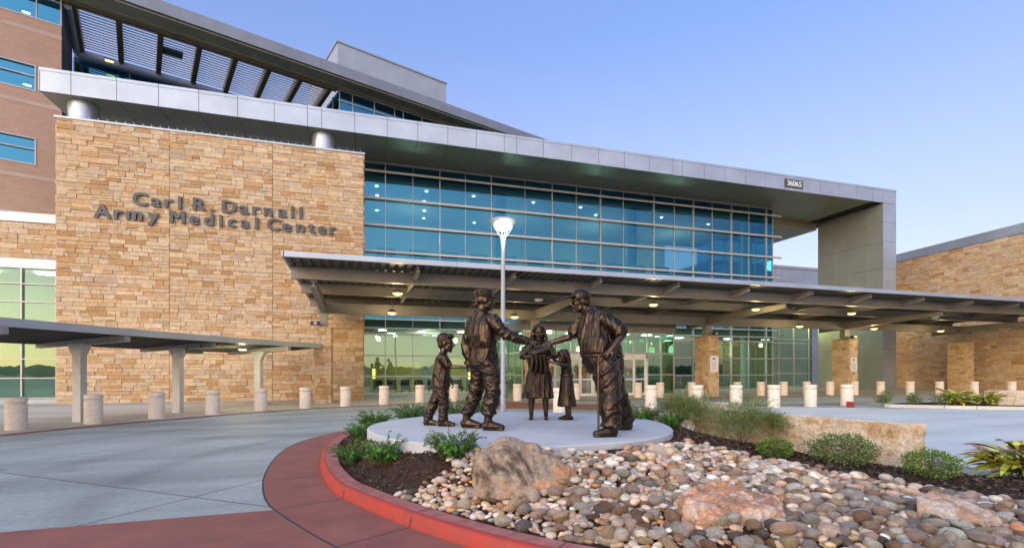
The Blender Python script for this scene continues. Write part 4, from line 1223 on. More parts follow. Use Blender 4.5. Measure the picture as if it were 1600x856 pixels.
# a second lamp further back lights the pier and wall from below the canopy end
# ================================================================== bollards
def bollard(name, label, group):
    t = thing(name, label, 'bollard', (0, 0, 0), 0, group)
    m = MB(); m.lathe([(0.235, 0), (0.235, 0.71), (0.225, .722)], (0, 0, 0), 32); m.lathe([(0.203, .70), (.203, .78)], (0, 0, 0), 32)
    m.build('shaft', M['limestone'], t, local=True, smooth=40)
    m = MB(); m.lathe([(0.226, 0.752), (0.238, 0.765), (0.238, 0.875), (0.222, 0.90), (0.0, 0.903)], (0, 0, 0), 32); m.build('cap', M['limestone'], t, local=True, smooth=40)
    return t


lb = [(-9.07, 17.3), (-7.82, 18.56), (-6.63, 20.03), (-5.21, 21.16), (-3.79, 22.42), (-2.2, 23.36), (-0.56, 24.06), (1.17, 24.64), (2.97, 25.5), (4.8, 26.07), (8.25, 25.9)]
ll = ['pale stone bollard nearest the left edge of the road', 'pale stone bollard just right of the nearest walkway post', 'second bollard right of the nearest walkway post', 'pale bollard before the second walkway post gap',
      'pale bollard hiding the base of the last walkway post', 'pale bollard before the left-hand pier foot', 'pale bollard before the right end of the sandstone wall', 'pale bollard in front of lobby glass, left of the boy statue',
      'pale bollard just behind the boy statue', 'pale bollard between the boy and soldier statues', 'pale bollard between the lamp post and the mother statue']
b0 = bollard('bollard', ll[0], 'bollards along the curved plaza edge')
for i, (x, y) in enumerate(lb):
    if i == 0: b0.location = (x, y, 0)
    else: dup(b0, (x, y, 0), i * 1.3, ll[i])
nr = [(7.2, 17.35), (12.29, 19.24), (14.35, 18.8), (16.1, 18.4), (17.75, 17.95), (19.62, 17.75), (21.69, 17.66)]
nl = ['large near bollard partly behind the girl statue', 'large near bollard right of the veteran statue', 'large near bollard left of the pier by the doors', 'large near bollard right behind the feathery shrubs',
      'large near white bollard left of three at the road edge', 'large near white bollard, middle of three at the road edge', 'large near white bollard beside the red kerb end']
for i, (x, y) in enumerate(nr):
    dup(b0, (x, y, 0), i * 0.7, nl[i], 'bollards on the near side of the crossing', scale=1.1)
frr = [(11.72, 25.9), (16.1, 26.6), (17.5, 26.4), (19.9, 26.6), (23.1, 26.3), (24.76, 26.1), (26.3, 25.8), (28.1, 25.7), (29.73, 25.4), (31.34, 24.99), (33.0, 24.48), (35.0, 24.0), (36.72, 23.34), (38.91, 22.67), (41.2, 21.9)]
for i, (x, y) in enumerate(frr):
    where = ['behind the veteran, before the doors', 'before the right pair of sliding doors', 'half hidden behind a nearer bollard before the doors', 'left of the pier by the doors', 'mostly hidden by a nearer one right of the doors pier', 'before the dark glass right of the pier', 'before the right corner of the glass hall', 'before the warm lit glass link', 'left of the pier before the metal leg',
             'touching the pier before the metal leg', 'before the grey metal leg', 'before the left part of the stone wing', 'left of the rightmost pier', 'right of the rightmost pier', 'behind the stone block at the right edge'][i]
    dup(b0, (x, y, 0), i * 0.9, 'far warm lit bollard ' + where, 'bollards in front of the entrance')
bn = thing('litter_bin', 'round grey litter bin left of the lamp post before the glass', 'bin', (8.1, 28.2, 0))
m = MB(); m.lathe([(.27, 0.0), (.29, .1), (.29, .85)], (8.1, 28.2, 0), 24); m.build('body', M['alu'], bn, smooth=40)
m = MB(); m.lathe([(.31, .85), (.31, .92), (.2, 1.05), (0, 1.08)], (8.1, 28.2, 0), 24); m.build('lid', M['letter'], bn, smooth=40)

# ================================================================== street lamp
pos = W(-.25, 13.95, 0.36)
sl_ = thing('street_lamp', 'tall pale lamp post with lit glowing glass bowl under round cap', 'street lamp', pos)
m = MB(); m.box(-.23, .23, -.23, .23, -.3, .1); m.build('base', M['plinth'], sl_, local=True, bevel=0.02)
m = MB(); m.lathe([(.085, .1), (.085, .30), (.068, .36), (.055, 4.72), (.06, 4.74), (.075, 4.90), (.085, 5.0)], (0, 0, 0), 24); m.build('pole', M['lamp_pole'], sl_, local=True, smooth=40)
m = MB(); m.lathe([(0.0, 5.165), (.13, 5.18), (.205, 5.22), (.24, 5.285), (.23, 5.34), (0.0, 5.345)], (0, 0, 0), 28); m.build('lamp_bowl', M['lamp_street'], sl_, local=True, smooth=40)
for k in range(6):
    a = k * math.pi / 3
    m = MB(); m.tube([(.08 * math.cos(a), .08 * math.sin(a), 4.99), (.255 * math.cos(a), .255 * math.sin(a), 5.24), (.29 * math.cos(a), .29 * math.sin(a), 5.36)], .012, 6); m.build('strut', M['lamp_pole'], sl_, local=True)
m = MB(); m.lathe([(0.0, 5.35), (.28, 5.36), (.36, 5.395), (.375, 5.43), (.33, 5.47), (.2, 5.50), (0.0, 5.51)], (0, 0, 0), 36); m.build('cap', M['lamp_pole'], sl_, local=True, smooth=50)
ld = bpy.data.lights.new('lamp_light', 'POINT'); ld.energy = 14; ld.color = (0.95, 1.0, 0.85); ld.shadow_soft_size = 0.22
lo = bpy.data.objects.new('lamp_light', ld); COL.objects.link(lo); lo.parent = sl_; lo.location = (0, 0, 5.0); lo.location.x = 0.0; lo.location.y = -0.34

# ================================================================== planting bed
BED = [(-3.57, 10.38), (-2.92, 8.44), (-2.26, 7.07), (-1.74, 6.375), (-.68, 5.28), (.49, 4.39), (2.2, 3.6), (4.6, 3.1), (7.5, 3.2), (10.2, 4.2), (11.2, 5.6), (10.2, 6.7), (8.2, 7.0), (6.9, 7.3), (6.0, 8.3), (5.3, 9.7), (4.7, 11.0), (4.6, 12.6), (4.4, 14.0), (2.2, 15.2), (0, 15.3), (-2.3, 14.5), (-3.4, 13.3), (-3.75, 11.9)]
BS = [tuple(q) for q in spline([Vector(q) for q in BED], 6, True)]


def in_poly(x, y, P):
    c = False
    j = len(P) - 1
    for i in range(len(P)):
        if (P[i][1] > y) != (P[j][1] > y) and x < (P[j][0] - P[i][0]) * (y - P[i][1]) / (P[j][1] - P[i][1]) + P[i][0]: c = not c
        j = i
    return c


_E = np.array(BS); _E2 = np.roll(_E, -1, axis=0)


def edge_dist(x, y):
    p_ = np.array((x, y)); d_ = _E2 - _E
    t = np.clip(((p_ - _E) * d_).sum(1) / (d_ ** 2).sum(1), 0, 1)
    return float(np.sqrt((((_E + d_ * t[:, None]) - p_) ** 2).sum(1).min()))


PC, PRAD, PZ = (0.17, 9.3), 2.72, 0.65


def bedz(x, y):
    """height of the soil at site point (x, y)"""
    d_ = min(1.0, edge_dist(x, y) / 0.85)
    s = d_ * d_ * (3 - 2 * d_)
    top = 0.20 if x < 3.0 else max(0.06, 0.20 - (x - 3.0) * 0.04)
    q = 1 - (math.hypot(x - 0.17, y - 9.3) - 2.72) / 1.7
    q = max(0.0, min(1.0, q)); q = q * q * (3 - 2 * q)
    return 0.11 + (top + 0.235 * q) * s + 0.02 * noise.noise(Vector((x * 1.3, y * 1.3, 0)))


# soil
m = MB()
step = 0.16
ix0, ix1, iy0, iy1 = -4.0, 11.4, 2.9, 15.6
nx, ny = int((ix1 - ix0) / step), int((iy1 - iy0) / step)
idx = {}
for j in range(ny + 1):
    for i in range(nx + 1):
        x, y = ix0 + i * step, iy0 + j * step
        if in_poly(x, y, BS) or edge_dist(x, y) < 0.16:
            idx[(i, j)] = len(m.v)
            w = W(x, y)
            m.v.append((w.x, w.y, bedz(x, y) if in_poly(x, y, BS) else 0.10))
for (i, j) in list(idx):
    q = [(i, j), (i + 1, j), (i + 1, j + 1), (i, j + 1)]
    if all(k in idx for k in q): m.f.append(tuple(idx[k] for k in q)); m.c.append(None)
M['mulch'] = nmat('bark_mulch', (0.075, 0.048, 0.034), (0.028, 0.018, 0.014), rough=0.95, scale=26, bump=0.03, bscale=34, spec=0.1, mixr=(0.3, 0.65))
structure(m.build('mulch_bed', M['mulch'], None, smooth=True))

# kerb and gutter round the bed: only the drive side is coloured
KB = [W(*q) for q in BS]
nK = len(KB)
# outward normals
ON = []
cen = W(2, 9)
for i in range(nK):
    t = (KB[(i + 1) % nK] - KB[i - 1]).normalized()
    o_ = Vector((t.y, -t.x, 0))
    ON.append(o_)
area = sum(KB[i].x * KB[(i + 1) % nK].y - KB[(i + 1) % nK].x * KB[i].y for i in range(nK))
if area < 0: ON = [-o_ for o_ in ON]


def ringmesh(mb, prof, i0, i1):
    """sweep (offset, z) profile along the bed edge from station i0 to i1"""
    st = list(range(i0, i1 + 1))
    vs_ = []
    for i in st:
        k = i % nK
        for (o_, z) in prof: vs_.append(tuple(KB[k] + ON[k] * o_ + Vector((0, 0, z))))
    n_ = len(prof)
    fs_ = []
    for a in range(len(st) - 1):
        for b in range(n_ - 1): fs_.append((a * n_ + b, a * n_ + b + 1, (a + 1) * n_ + b + 1, (a + 1) * n_ + b))
    flip = area > 0
    mb.mesh(vs_, [tuple(reversed(f)) if not flip else f for f in fs_])


K0, K1 = 126, 144 + 54
m = MB(); ringmesh(m, [(0.0, .0), (0.0, .115), (.012, .12), (.09, .12), (.10, .11), (.10, -.02)], 54, 126); structure(m.build('bed_edging', M['plaza'], smooth=40))
m = MB(); ringmesh(m, [(0.0, -.05), (0.0, .14), (.02, .15), (.20, .15)], K0, K1); structure(m.build('kerb_top', M['red_top']))
m = MB(); ringmesh(m, [(.20, .15), (.232, .147), (.256, .132), (.268, .105), (.30, 0.0), (.30, -.03)], K0, K1); structure(m.build('kerb_face', M['red_paint'], smooth=60))
m = MB(); ringmesh(m, [(.302, .007), (1.10, .007)], K0, K1); structure(m.build('gutter', M['red_conc']))
m = MB(); ringmesh(m, [(1.10, .0085), (1.122, .0085)], K0, K1)
for i in (8, 16, 23, 30, 37, 46, 55, 120):
    k = i % nK
    a, o_ = KB[k], ON[k]
    t = Vector((-o_.y, o_.x, 0)) * 0.006
    for (o0, z0, o1, z1) in ((0.0, .152, .20, .152), (.20, .152, .27, .11), (.27, .11, .303, .008), (.303, .0087, 1.1, .0087)):
        m.face([tuple(a + o_ * o0 + t + Vector((0, 0, z0))), tuple(a + o_ * o1 + t + Vector((0, 0, z1))), tuple(a + o_ * o1 - t + Vector((0, 0, z1))), tuple(a + o_ * o0 - t + Vector((0, 0, z0)))])
structure(m.build('kerb_joints', M['joint']))

# plinth
pc = W(PC[0], PC[1], 0)
m = MB()
n_ = 96
prof = []
for k in range(n_):
    a = 2 * math.pi * k / n_
    # free-form, slightly lobed outline as in the photograph
    rr_ = PRAD * (1 + 0.018 * math.sin(2 * a + 0.6) + 0.012 * math.sin(5 * a))
    prof.append((rr_ * math.cos(a), rr_ * math.sin(a)))
vs_ = []
for (s, z) in ((1.0, 0.1), (1.0, PZ - .02), (0.994, PZ - .005), (0.985, PZ)):
    for (x, y) in prof: vs_.append((x * s, y * s, z))
fs_ = []
for i in range(3):
    for k in range(n_): fs_.append((i * n_ + k, i * n_ + (k + 1) % n_, (i + 1) * n_ + (k + 1) % n_, (i + 1) * n_ + k))
fs_.append(tuple(3 * n_ + k for k in range(n_)))
m.mesh(vs_, fs_)
po = m.build('statue_plinth', M['plinth'], None, smooth=30); po.location = pc
tag(po, 'round pale concrete slab on which the bronze statues stand', 'plinth')

# far bed at right with a white kerb
FB = [(16.9, 22.4), (18.4, 21.6), (20.6, 20.9), (23.5, 20.6), (27.0, 20.7), (32, 21), (33, 23.6), (28, 24.2), (22, 24.2), (18.5, 23.6)]
FBs = spline([W(*q) for q in FB], 5, True)
m = MB(); m.face([(q.x, q.y, .12) for q in FBs]); structure(m.build('far_mulch_bed', M['mulch']))
m = MB()
n_ = len(FBs)
for i in range(n_):
    a, b = FBs[i], FBs[(i + 1) % n_]
    c_ = W(25, 22.4)
    oa, ob_ = (a - c_).normalized() * .22, (b - c_).normalized() * .22
    m.hexa([(a.x, a.y, 0), (b.x, b.y, 0), (b.x + ob_.x, b.y + ob_.y, 0), (a.x + oa.x, a.y + oa.y, 0), (a.x, a.y, .14), (b.x, b.y, .14), (b.x + ob_.x * .9, b.y + ob_.y * .9, .14), (a.x + oa.x * .9, a.y + oa.y * .9, .14)])
structure(m.build('far_kerb', M['plaza']))
m = MB(); kq = W(15.32, 22.35); m.box(kq.x - .28, kq.x - .14, kq.y - .1, kq.y + .2, 0, .25)
tag(m.build('kerb_end', M['red_paint'], None, bevel=.02), 'small red painted kerb end beside the near white bollard', 'kerb end')

# a belt of trees far behind the camera: only the glass shows it
tr_ = random.Random(3)
m = MB()
for k in range(700):
    a = tr_.uniform(-1.3, 1.3); D = tr_.uniform(110, 170)
    cx, cy = -math.sin(a) * D - 15, -math.cos(a) * D
    h = tr_.uniform(1.2, 3.2); w_ = h * tr_.uniform(.7, 1.3)
    for j in range(3):
        m.lathe([(.05, h * .1), (w_ * .4, h * .3), (w_ * .5, h * .55), (w_ * .32, h * .85), (.05, h)], (cx + tr_.uniform(-2, 2), cy + tr_.uniform(-2, 2), 0), 7)
tag(m.build('distant_wood', nmat('far_foliage', (.035, .05, .02), (.02, .03, .012), rough=.9, scale=.8)), 'dark belt of trees far behind the viewer', 'wood', kind='stuff')
# ================================================================== bronze statues
M['bronze'] = nmat('dark_bronze', (0.050, 0.035, 0.025), (0.022, 0.0155, 0.0125), rough=0.25, metal=0.88, scale=7, detail=5, rough2=0.42, bump=0.0025, bscale=55, mixr=(0.3, 0.7))
M['bronze_skin'] = nmat('rubbed_bronze', (0.078, 0.051, 0.033), (0.042, 0.029, 0.020), rough=0.30, metal=0.88, scale=9, detail=4, rough2=0.4, mixr=(0.3, 0.7))


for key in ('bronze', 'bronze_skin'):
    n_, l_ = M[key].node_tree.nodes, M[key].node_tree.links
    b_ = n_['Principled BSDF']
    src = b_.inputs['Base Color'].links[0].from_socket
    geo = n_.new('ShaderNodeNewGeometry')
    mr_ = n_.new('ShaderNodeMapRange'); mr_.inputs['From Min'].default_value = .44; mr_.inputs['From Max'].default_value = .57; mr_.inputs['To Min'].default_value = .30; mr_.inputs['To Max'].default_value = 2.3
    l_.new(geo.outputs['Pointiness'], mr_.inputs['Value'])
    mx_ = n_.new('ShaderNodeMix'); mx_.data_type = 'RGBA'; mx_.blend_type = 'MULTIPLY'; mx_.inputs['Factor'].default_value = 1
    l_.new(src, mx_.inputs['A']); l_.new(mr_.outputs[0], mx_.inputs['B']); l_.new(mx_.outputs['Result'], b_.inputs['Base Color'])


def V(*a): return Vector(a)


class Clay:
    """builds closed lumps that are fused into one continuous skin"""
    def __init__(self): self.mb = MB()

    def ell(self, c, r, f=(1, 0, 0), up=(0, 0, 1), n=14):
        c = Vector(c); f = Vector(f).normalized(); u = Vector(up); l = u.cross(f).normalized(); u = f.cross(l)
        if not hasattr(r, '__len__'): r = (r, r, r)
        vs_, fs_ = [c - u * r[2]], []
        m_ = 2 * n
        for i in range(1, n):
            t = math.pi * i / n - math.pi / 2
            for k in range(m_):
                a = 2 * math.pi * k / m_
                vs_.append(c + f * r[0] * math.cos(t) * math.cos(a) + l * r[1] * math.cos(t) * math.sin(a) + u * r[2] * math.sin(t))
        vs_.append(c + u * r[2])
        for k in range(m_): fs_.append((0, 1 + (k + 1) % m_, 1 + k))
        for i in range(n - 2):
            for k in range(m_):
                a, b = 1 + i * m_ + k, 1 + i * m_ + (k + 1) % m_
                fs_.append((a, b, b + m_, a + m_))
        e = len(vs_) - 1
        for k in range(m_): fs_.append((e, e - m_ + k, e - m_ + (k + 1) % m_))
        self.mb.mesh(vs_, fs_)

    def cap(self, a, b, ra, rb, n=18):
        a, b = Vector(a), Vector(b)
        t = (b - a); L = t.length
        if L < 1e-5: return self.ell(a, ra)
        t /= L
        pts, rr = [], []
        for i in range(5):
            q = math.pi / 2 * i / 5
            pts.append(a - t * ra * math.cos(q)); rr.append(max(1e-4, ra * math.sin(q)))
        pts.append(a); rr.append(ra); pts.append(b); rr.append(rb)
        for i in range(1, 6):
            q = math.pi / 2 * i / 5
            pts.append(b + t * rb * math.sin(q)); rr.append(max(1e-4, rb * math.cos(q)))
        self.mb.tube(pts, rr, n)

    def chain(self, pts, rad):
        for i in range(len(pts) - 1): self.cap(pts[i], pts[i + 1], rad[i], rad[i + 1])

    def loft(self, secs, n=36):
        """secs: (centre, half width across, half depth fore-aft, facing vector 2D)"""
        vs_, fs_ = [], []
        for (c, a, b, f) in secs:
            f = Vector((f[0], f[1], 0)).normalized(); l = Vector((-f.y, f.x, 0))
            for k in range(n):
                q = 2 * math.pi * k / n
                cx, sx = math.cos(q), math.sin(q)
                p = 2.4
                cx = math.copysign(abs(cx) ** (2 / p), cx); sx = math.copysign(abs(sx) ** (2 / p), sx)
                vs_.append(Vector(c) + f * b * cx + l * a * sx)
        for i in range(len(secs) - 1):
            for k in range(n): fs_.append((i * n + k, i * n + (k + 1) % n, (i + 1) * n + (k + 1) % n, (i + 1) * n + k))
        fs_.append(tuple(reversed(range(n)))); fs_.append(tuple((len(secs) - 1) * n + k for k in range(n)))
        self.mb.mesh(vs_, fs_)

    def block(self, c, f, l, u, r):
        c, f, l, u = Vector(c), Vector(f) * r[0], Vector(l) * r[1], Vector(u) * r[2]
        self.mb.hexa([c - f - l - u, c + f - l - u, c + f + l - u, c - f + l - u, c - f - l + u, c + f - l + u, c + f + l + u, c - f + l + u])

    def build(self, name, mat, parent, voxel=0.012, smooth=3, disp=None):
        me = bpy.data.meshes.new(name)
        me.from_pydata(self.mb.v, [], self.mb.f)
        ob_ = bpy.data.objects.new(name, me); COL.objects.link(ob_)
        md = ob_.modifiers.new('r', 'REMESH'); md.mode = 'VOXEL'; md.voxel_size = voxel; md.use_smooth_shade = True
        if smooth:
            ms = ob_.modifiers.new('s', 'SMOOTH'); ms.factor = 0.5; ms.iterations = smooth
        bpy.context.view_layer.update()
        ev = ob_.evaluated_get(bpy.context.evaluated_depsgraph_get())
        m2 = bpy.data.meshes.new_from_object(ev)
        bpy.data.objects.remove(ob_); bpy.data.meshes.remove(me)
        if disp:
            nrm = [v_.normal.copy() for v_ in m2.vertices]
            for v_, q in zip(m2.vertices, nrm): v_.co += q * disp(v_.co, q)
        m2.materials.clear(); m2.materials.append(mat)
        m2.polygons.foreach_set('use_smooth', [True] * len(m2.polygons))
        m2.name = name
        m2.update()
        o = bpy.data.objects.new(name, m2); COL.objects.link(o); o.parent = parent
        return o


def ridge(x): return 1 - 2 * abs(x)


def folds(amp, sx, sz, seed, tilt=0.0, fine=0.35):
    """cloth folds: creases longer along one direction; sx/sz frequencies across and along z"""
    def f(p, q):
        w = V(p.x * sx + seed, p.y * sx, (p.z + tilt * p.x) * sz)
        w2 = V(p.x * sx * 2.1 + seed, p.y * sx * 2.1 + 7, (p.z - tilt * p.x) * sz * 1.9)
        a = max(0.0, ridge(noise.noise(w) * 1.15)) ** 1.8; b = max(0.0, ridge(noise.noise(w2) * 1.15)) ** 1.6
        return amp * (a - 0.40 + fine * (b - 0.40))
    return f


def head(cl, c, f, s=1.25, tilt=0.0, neck=None, nr=0.06):
    """skull, brow, nose, cheeks, lips, chin and ears; f = facing (2D), tilt raises the chin"""
    c = Vector(c); f = Vector((f[0], f[1], 0)).normalized(); l = V(-f.y, f.x, 0); u = V(0, 0, 1)
    f = (f + u * tilt).normalized(); u = f.cross(l)
    P = lambda a, b, d_: c + (f * a + l * b + u * d_) * s
    cl.ell(P(-.012, 0, .03), (.098 * s, .078 * s, .102 * s), f, u)
    cl.ell(P(.022, 0, -.05), (.070 * s, .060 * s, .066 * s), f, u)
    cl.ell(P(.066, 0, -.098), (.024 * s, .028 * s, .020 * s), f, u)
    cl.cap(P(.086, 0, .018), P(.113, 0, -.022), .009 * s, .0145 * s)
    for sg in (1, -1):
        cl.ell(P(.101, .012 * sg, -.028), .0085 * s)
        cl.cap(P(.088, .012 * sg, .030), P(.066, .052 * sg, .028), .0115 * s, .011 * s)
        cl.ell(P(.056, .042 * sg, -.022), (.030 * s, .024 * s, .022 * s), f, u)
        cl.ell(P(.073, .031 * sg, .008), .0125 * s)
        cl.ell(P(-.005, .080 * sg, .0), (.020 * s, .010 * s, .032 * s), f, u)
        cl.cap(P(.01, .056 * sg, -.07), P(.055, .022 * sg, -.1), .016 * s, .016 * s)
    cl.cap(P(.086, .022, -.054), P(.086, -.022, -.054), .0075 * s, .0075 * s); cl.ell(P(.092, 0, -.053), (.010 * s, .020 * s, .007 * s), f, u)
    cl.cap(P(.080, .018, -.068), P(.080, -.018, -.068), .009 * s, .009 * s)
    if neck is not None: cl.cap(P(-.022, 0, -.05), neck, nr * s, nr * 1.12 * s)
    return P


def hand(cl, w, d, n, s=1.25, curl=0.5, side=1, spread=0.12):
    """wrist w, pointing d, back of the hand n; side = +1 puts the thumb on n x d"""
    w = Vector(w); d = Vector(d).normalized(); n = Vector(n); n = (n - d * n.dot(d)).normalized(); x = n.cross(d) * side
    cl.ell(w + d * .045 * s, (.052 * s, .040 * s, .018 * s), d, n, 10)
    cl.cap(w, w + d * .03 * s, .027 * s, .027 * s, 12)
    for k, (off, L) in enumerate(((.028, .074), (.010, .082), (-.009, .076), (-.026, .060))):
        b0 = w + d * .082 * s + x * off * s
        a1, a2, a3 = curl * .6, curl * 1.5, curl * 2.3
        dd = (d + x * off * spread * 6).normalized()
        p1 = b0 + (dd * math.cos(a1) - n * math.sin(a1)) * L * .45 * s
        p2 = p1 + (dd * math.cos(a2) - n * math.sin(a2)) * L * .32 * s
        p3 = p2 + (dd * math.cos(a3) - n * math.sin(a3)) * L * .25 * s
        cl.chain([b0, p1, p2, p3], [.0098 * s, .0092 * s, .0085 * s, .0075 * s])
    t0 = w + d * .022 * s + x * .026 * s
    t1 = t0 + (d * .55 + x * .75 - n * .25).normalized() * .038 * s
    t2 = t1 + (d * .85 + x * .25 - n * .45 * (0.4 + curl)).normalized() * .034 * s
    cl.chain([t0, t1, t2], [.0135 * s, .0115 * s, .0095 * s])


def boot(cl, ank, toe, s=1.25, r=.052, top=.16, boots=True):
    ank, toe = Vector(ank), Vector(toe)
    d = V(toe.x - ank.x, toe.y - ank.y, 0)
    if d.length < .05: d = V(0, -1, 0)
    d.normalize(); l = V(-d.y, d.x, 0)
    g = min(toe.z, ank.z - .08)
    g = 0.0
    lift = max(0.0, ank.z - .085 * s * 1.3) if boots else 0
    heel = V(ank.x, ank.y, r * s + .008) - d * .045 * s
    ball = V(ank.x, ank.y, r * .86 * s + .008) + d * .12 * s
    tip = V(ank.x, ank.y, r * .72 * s + .006) + d * .185 * s
    cl.chain([heel, ball, tip], [r * s, r * .92 * s, r * .70 * s])
    cl.cap(heel + d * .035 * s + V(0, 0, .01), V(ank.x, ank.y, top), r * 1.0 * s, r * 1.02 * s)
    cl.cap(V(ank.x, ank.y, .09 * s), ball + V(0, 0, .01), r * .95 * s, r * .75 * s)
    # sole
    c = V(ank.x, ank.y, 0.014) + d * .065 * s
    cl.block(c, d, l, V(0, 0, 1), (.135 * s, r * .80 * s, .014))


JP = {}
STAT = {}


def statue(name, label, r0, d0):
    w = W(r0, d0, PZ)
    t = thing('bronze_statue', label, 'statue', w, -YAW, 'bronze statues on the round plinth')
    STAT[name] = t
    return t


# ------------------------------------------------------------------ soldier
S = 1.25
t = statue('soldier', 'bronze statue of a person in uniform and patrol cap, left hand behind, shaking hands', -0.465, 8.45)
f = V(.745, .667, 0); hf = V(.97, .22, 0); l = V(-f.y, f.x, 0)
hd = V(.005, .02, 2.165); sr, er, wr = V(.136, -.17, 1.82), V(.349, -.23, 1.585), V(.715, -.20, 1.478)
sl, el, wl = V(-.205, .215, 1.82), V(-.335, .31, 1.46), V(-.306, .27, 1.20)
hpr, hpl, kr, kl, ar, al, tr, tl = V(.075, -.10, 1.09), V(-.095, .13, 1.09), V(.150, -.14, .64), V(-.155, .20, .625), V(.075, -.13, .17), V(-.315, .24, .15), V(.27, -.17, .03), V(-.165, .19, .03)
c = Clay()
HS = 1.42
head(c, hd, hf, HS, 0.0, V(-.055, .03, 1.95), .054)
c.ell((-.03, .02, 1.65), (.14, .20, .24), f); c.ell((-.02, .02, 1.15), (.14, .18, .16), f); c.cap((-.03, .02, 1.6), (-.02, .02, 1.2), .13, .13)
c.chain([sr, er, wr], [.07, .055, .042]); c.chain([sl, el, wl], [.07, .055, .042])
c.chain([hpr, kr, ar], [.10, .075, .05]); c.chain([hpl, kl, al], [.10, .075, .05])
hand(c, wr, (1, -.02, -.24), (0, -1, .25), S, .30, 1)
hand(c, wl, (.08, -.18, -1), (-.3, -.95, .1), S, .75, -1)
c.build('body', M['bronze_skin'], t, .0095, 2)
c = Clay()
c.loft([((-.015, .02, 1.075), .275, .215, f), ((-.02, .02, 1.20), .262, .205, f), ((-.025, .02, 1.36), .250, .19, f), ((-.035, .02, 1.58), .285, .205, f), ((-.04, .025, 1.74), .290, .19, f), ((-.045, .03, 1.86), .235, .15, f), ((-.052, .03, 1.945), .14, .125, f), ((-.048, .03, 2.02), .108, .108, hf)], 44)
c.chain([sr, sr.lerp(er, .5), er, er.lerp(wr, .55), wr - V(.02, 0, -.005)], [.118, .108, .092, .082, .066])
c.chain([sl, sl.lerp(el, .5), el, el.lerp(wl, .55), wl + V(0, 0, .02)], [.118, .108, .092, .082, .068])
c.cap(sr + V(-.03, .03, .02), sr + V(.02, 0, 0), .11, .118)
fa = folds(.024, 6.0, 2.8, 3.1, .5); fb = folds(.020, 7, 9, 9.3, -.4)
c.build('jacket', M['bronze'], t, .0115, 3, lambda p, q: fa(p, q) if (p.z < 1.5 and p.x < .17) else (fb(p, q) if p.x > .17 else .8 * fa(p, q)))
c = Clay()
c.loft([((-.01, .02, .98), .21, .165, f), ((-.015, .02, 1.12), .245, .19, f), ((-.02, .02, 1.2), .23, .18, f)])
c.chain([hpr, hpr.lerp(kr, .5) + V(.01, 0, 0), kr, kr.lerp(ar, .5) + V(-.02, 0, 0), ar + V(0, 0, .13)], [.150, .142, .130, .122, .108])
c.chain([hpl, hpl.lerp(kl, .5), kl, kl.lerp(al, .5), al + V(.02, 0, .14)], [.150, .140, .128, .120, .106])
c.ell(ar + V(0, 0, .12), (.132, .122, .065)); c.ell(al + V(.02, 0, .13), (.128, .118, .065))
fp_ = folds(.023, 3.6, 8.0, 1.7, .55)
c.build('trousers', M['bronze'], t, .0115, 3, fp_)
S = 1.25
for q_, e_ in ((ar, tr), (al, tl)):
    c = Clay(); boot(c, q_, e_, S, .055, .27); c.build('boot', M['bronze'], t, .0095, 2)
c = Clay()
P = lambda a, b, d_: hd + (hf.normalized() * a + V(-hf.y, hf.x, 0).normalized() * b + V(0, 0, d_)) * S
S = HS
c.loft([(P(-.012, 0, .042), .083 * S, .104 * S, hf), (P(-.012, 0, .07), .087 * S, .108 * S, hf), (P(-.014, 0, .125), .093 * S, .114 * S, hf), (P(-.014, 0, .134), .085 * S, .105 * S, hf)], 40)
c.ell(P(.108, 0, .044), (.070 * S, .078 * S, .015 * S), (hf.x, hf.y, -.22))
c.ell(P(-.07, 0, .0), (.035 * S, .062 * S, .05 * S), hf)
c.build('patrol_cap', M['bronze'], t, .0085, 1, folds(.004, 14, 9, 4.4))

# ------------------------------------------------------------------ boy
S = 1.12
t = statue('boy', 'bronze statue of a child in short sleeves walking behind the soldier, holding his hand', -1.335, 9.0)
f = V(.96, -.28, 0); hf = V(.98, -.12, 0)
HS = 1.34
hd = V(.15, 0, 1.475); sr, er, wr = V(.105, -.15, 1.20), V(.225, -.19, 1.06), V(.455, -.25, 1.052)
sl, el, wl = V(.06, .15, 1.18), V(.12, .21, .95), V(.235, .18, .80)
hpr, hpl, kr, kl, ar, al = V(.085, -.085, .68), V(.035, .085, .68), V(.125, -.085, .385), V(-.085, .10, .385), V(.105, -.085, .10), V(-.19, .09, .10)
c = Clay()
head(c, hd, hf, HS, -.03, V(.075, 0, 1.25), .045)
c.ell((.07, 0, 1.05), (.09, .13, .17), f); c.ell((.06, 0, .72), (.10, .12, .11), f); c.cap((.07, 0, 1.0), (.06, 0, .74), .085, .085)
c.chain([sr, er, wr], [.052, .040, .030]); c.chain([sl, el, wl], [.052, .040, .030])
c.chain([hpr, kr, ar], [.075, .055, .038]); c.chain([hpl, kl, al], [.075, .055, .038])
hand(c, wr, (1, -.38, -.1), (0, .3, 1), .95, .55, 1)
hand(c, wl, (.3, -.1, -1), (.9, .3, .3), .95, .6, 1)
c.build('body', M['bronze_skin'], t, .0085, 2)
c = Clay()
c.loft([((.06, 0, .70), .185, .16, f), ((.06, 0, .86), .170, .145, f), ((.068, 0, 1.05), .172, .14, f), ((.075, 0, 1.18), .165, .12, f), ((.085, 0, 1.26), .10, .09, f), ((.10, 0, 1.325), .072, .074, f)])
c.chain([sr, sr.lerp(er, .85)], [.085, .080]); c.chain([sl, sl.lerp(el, .7)], [.085, .078])
c.build('shirt', M['bronze'], t, .0105, 3, folds(.020, 7, 3.2, 5.2, .4))
c = Clay()
c.loft([((.05, 0, .62), .14, .115, f), ((.06, 0, .72), .16, .13, f)])
c.chain([hpr, kr, ar + V(0, 0, .03)], [.108, .095, .082]); c.chain([hpl, kl, al + V(0, 0, .03)], [.108, .095, .082])
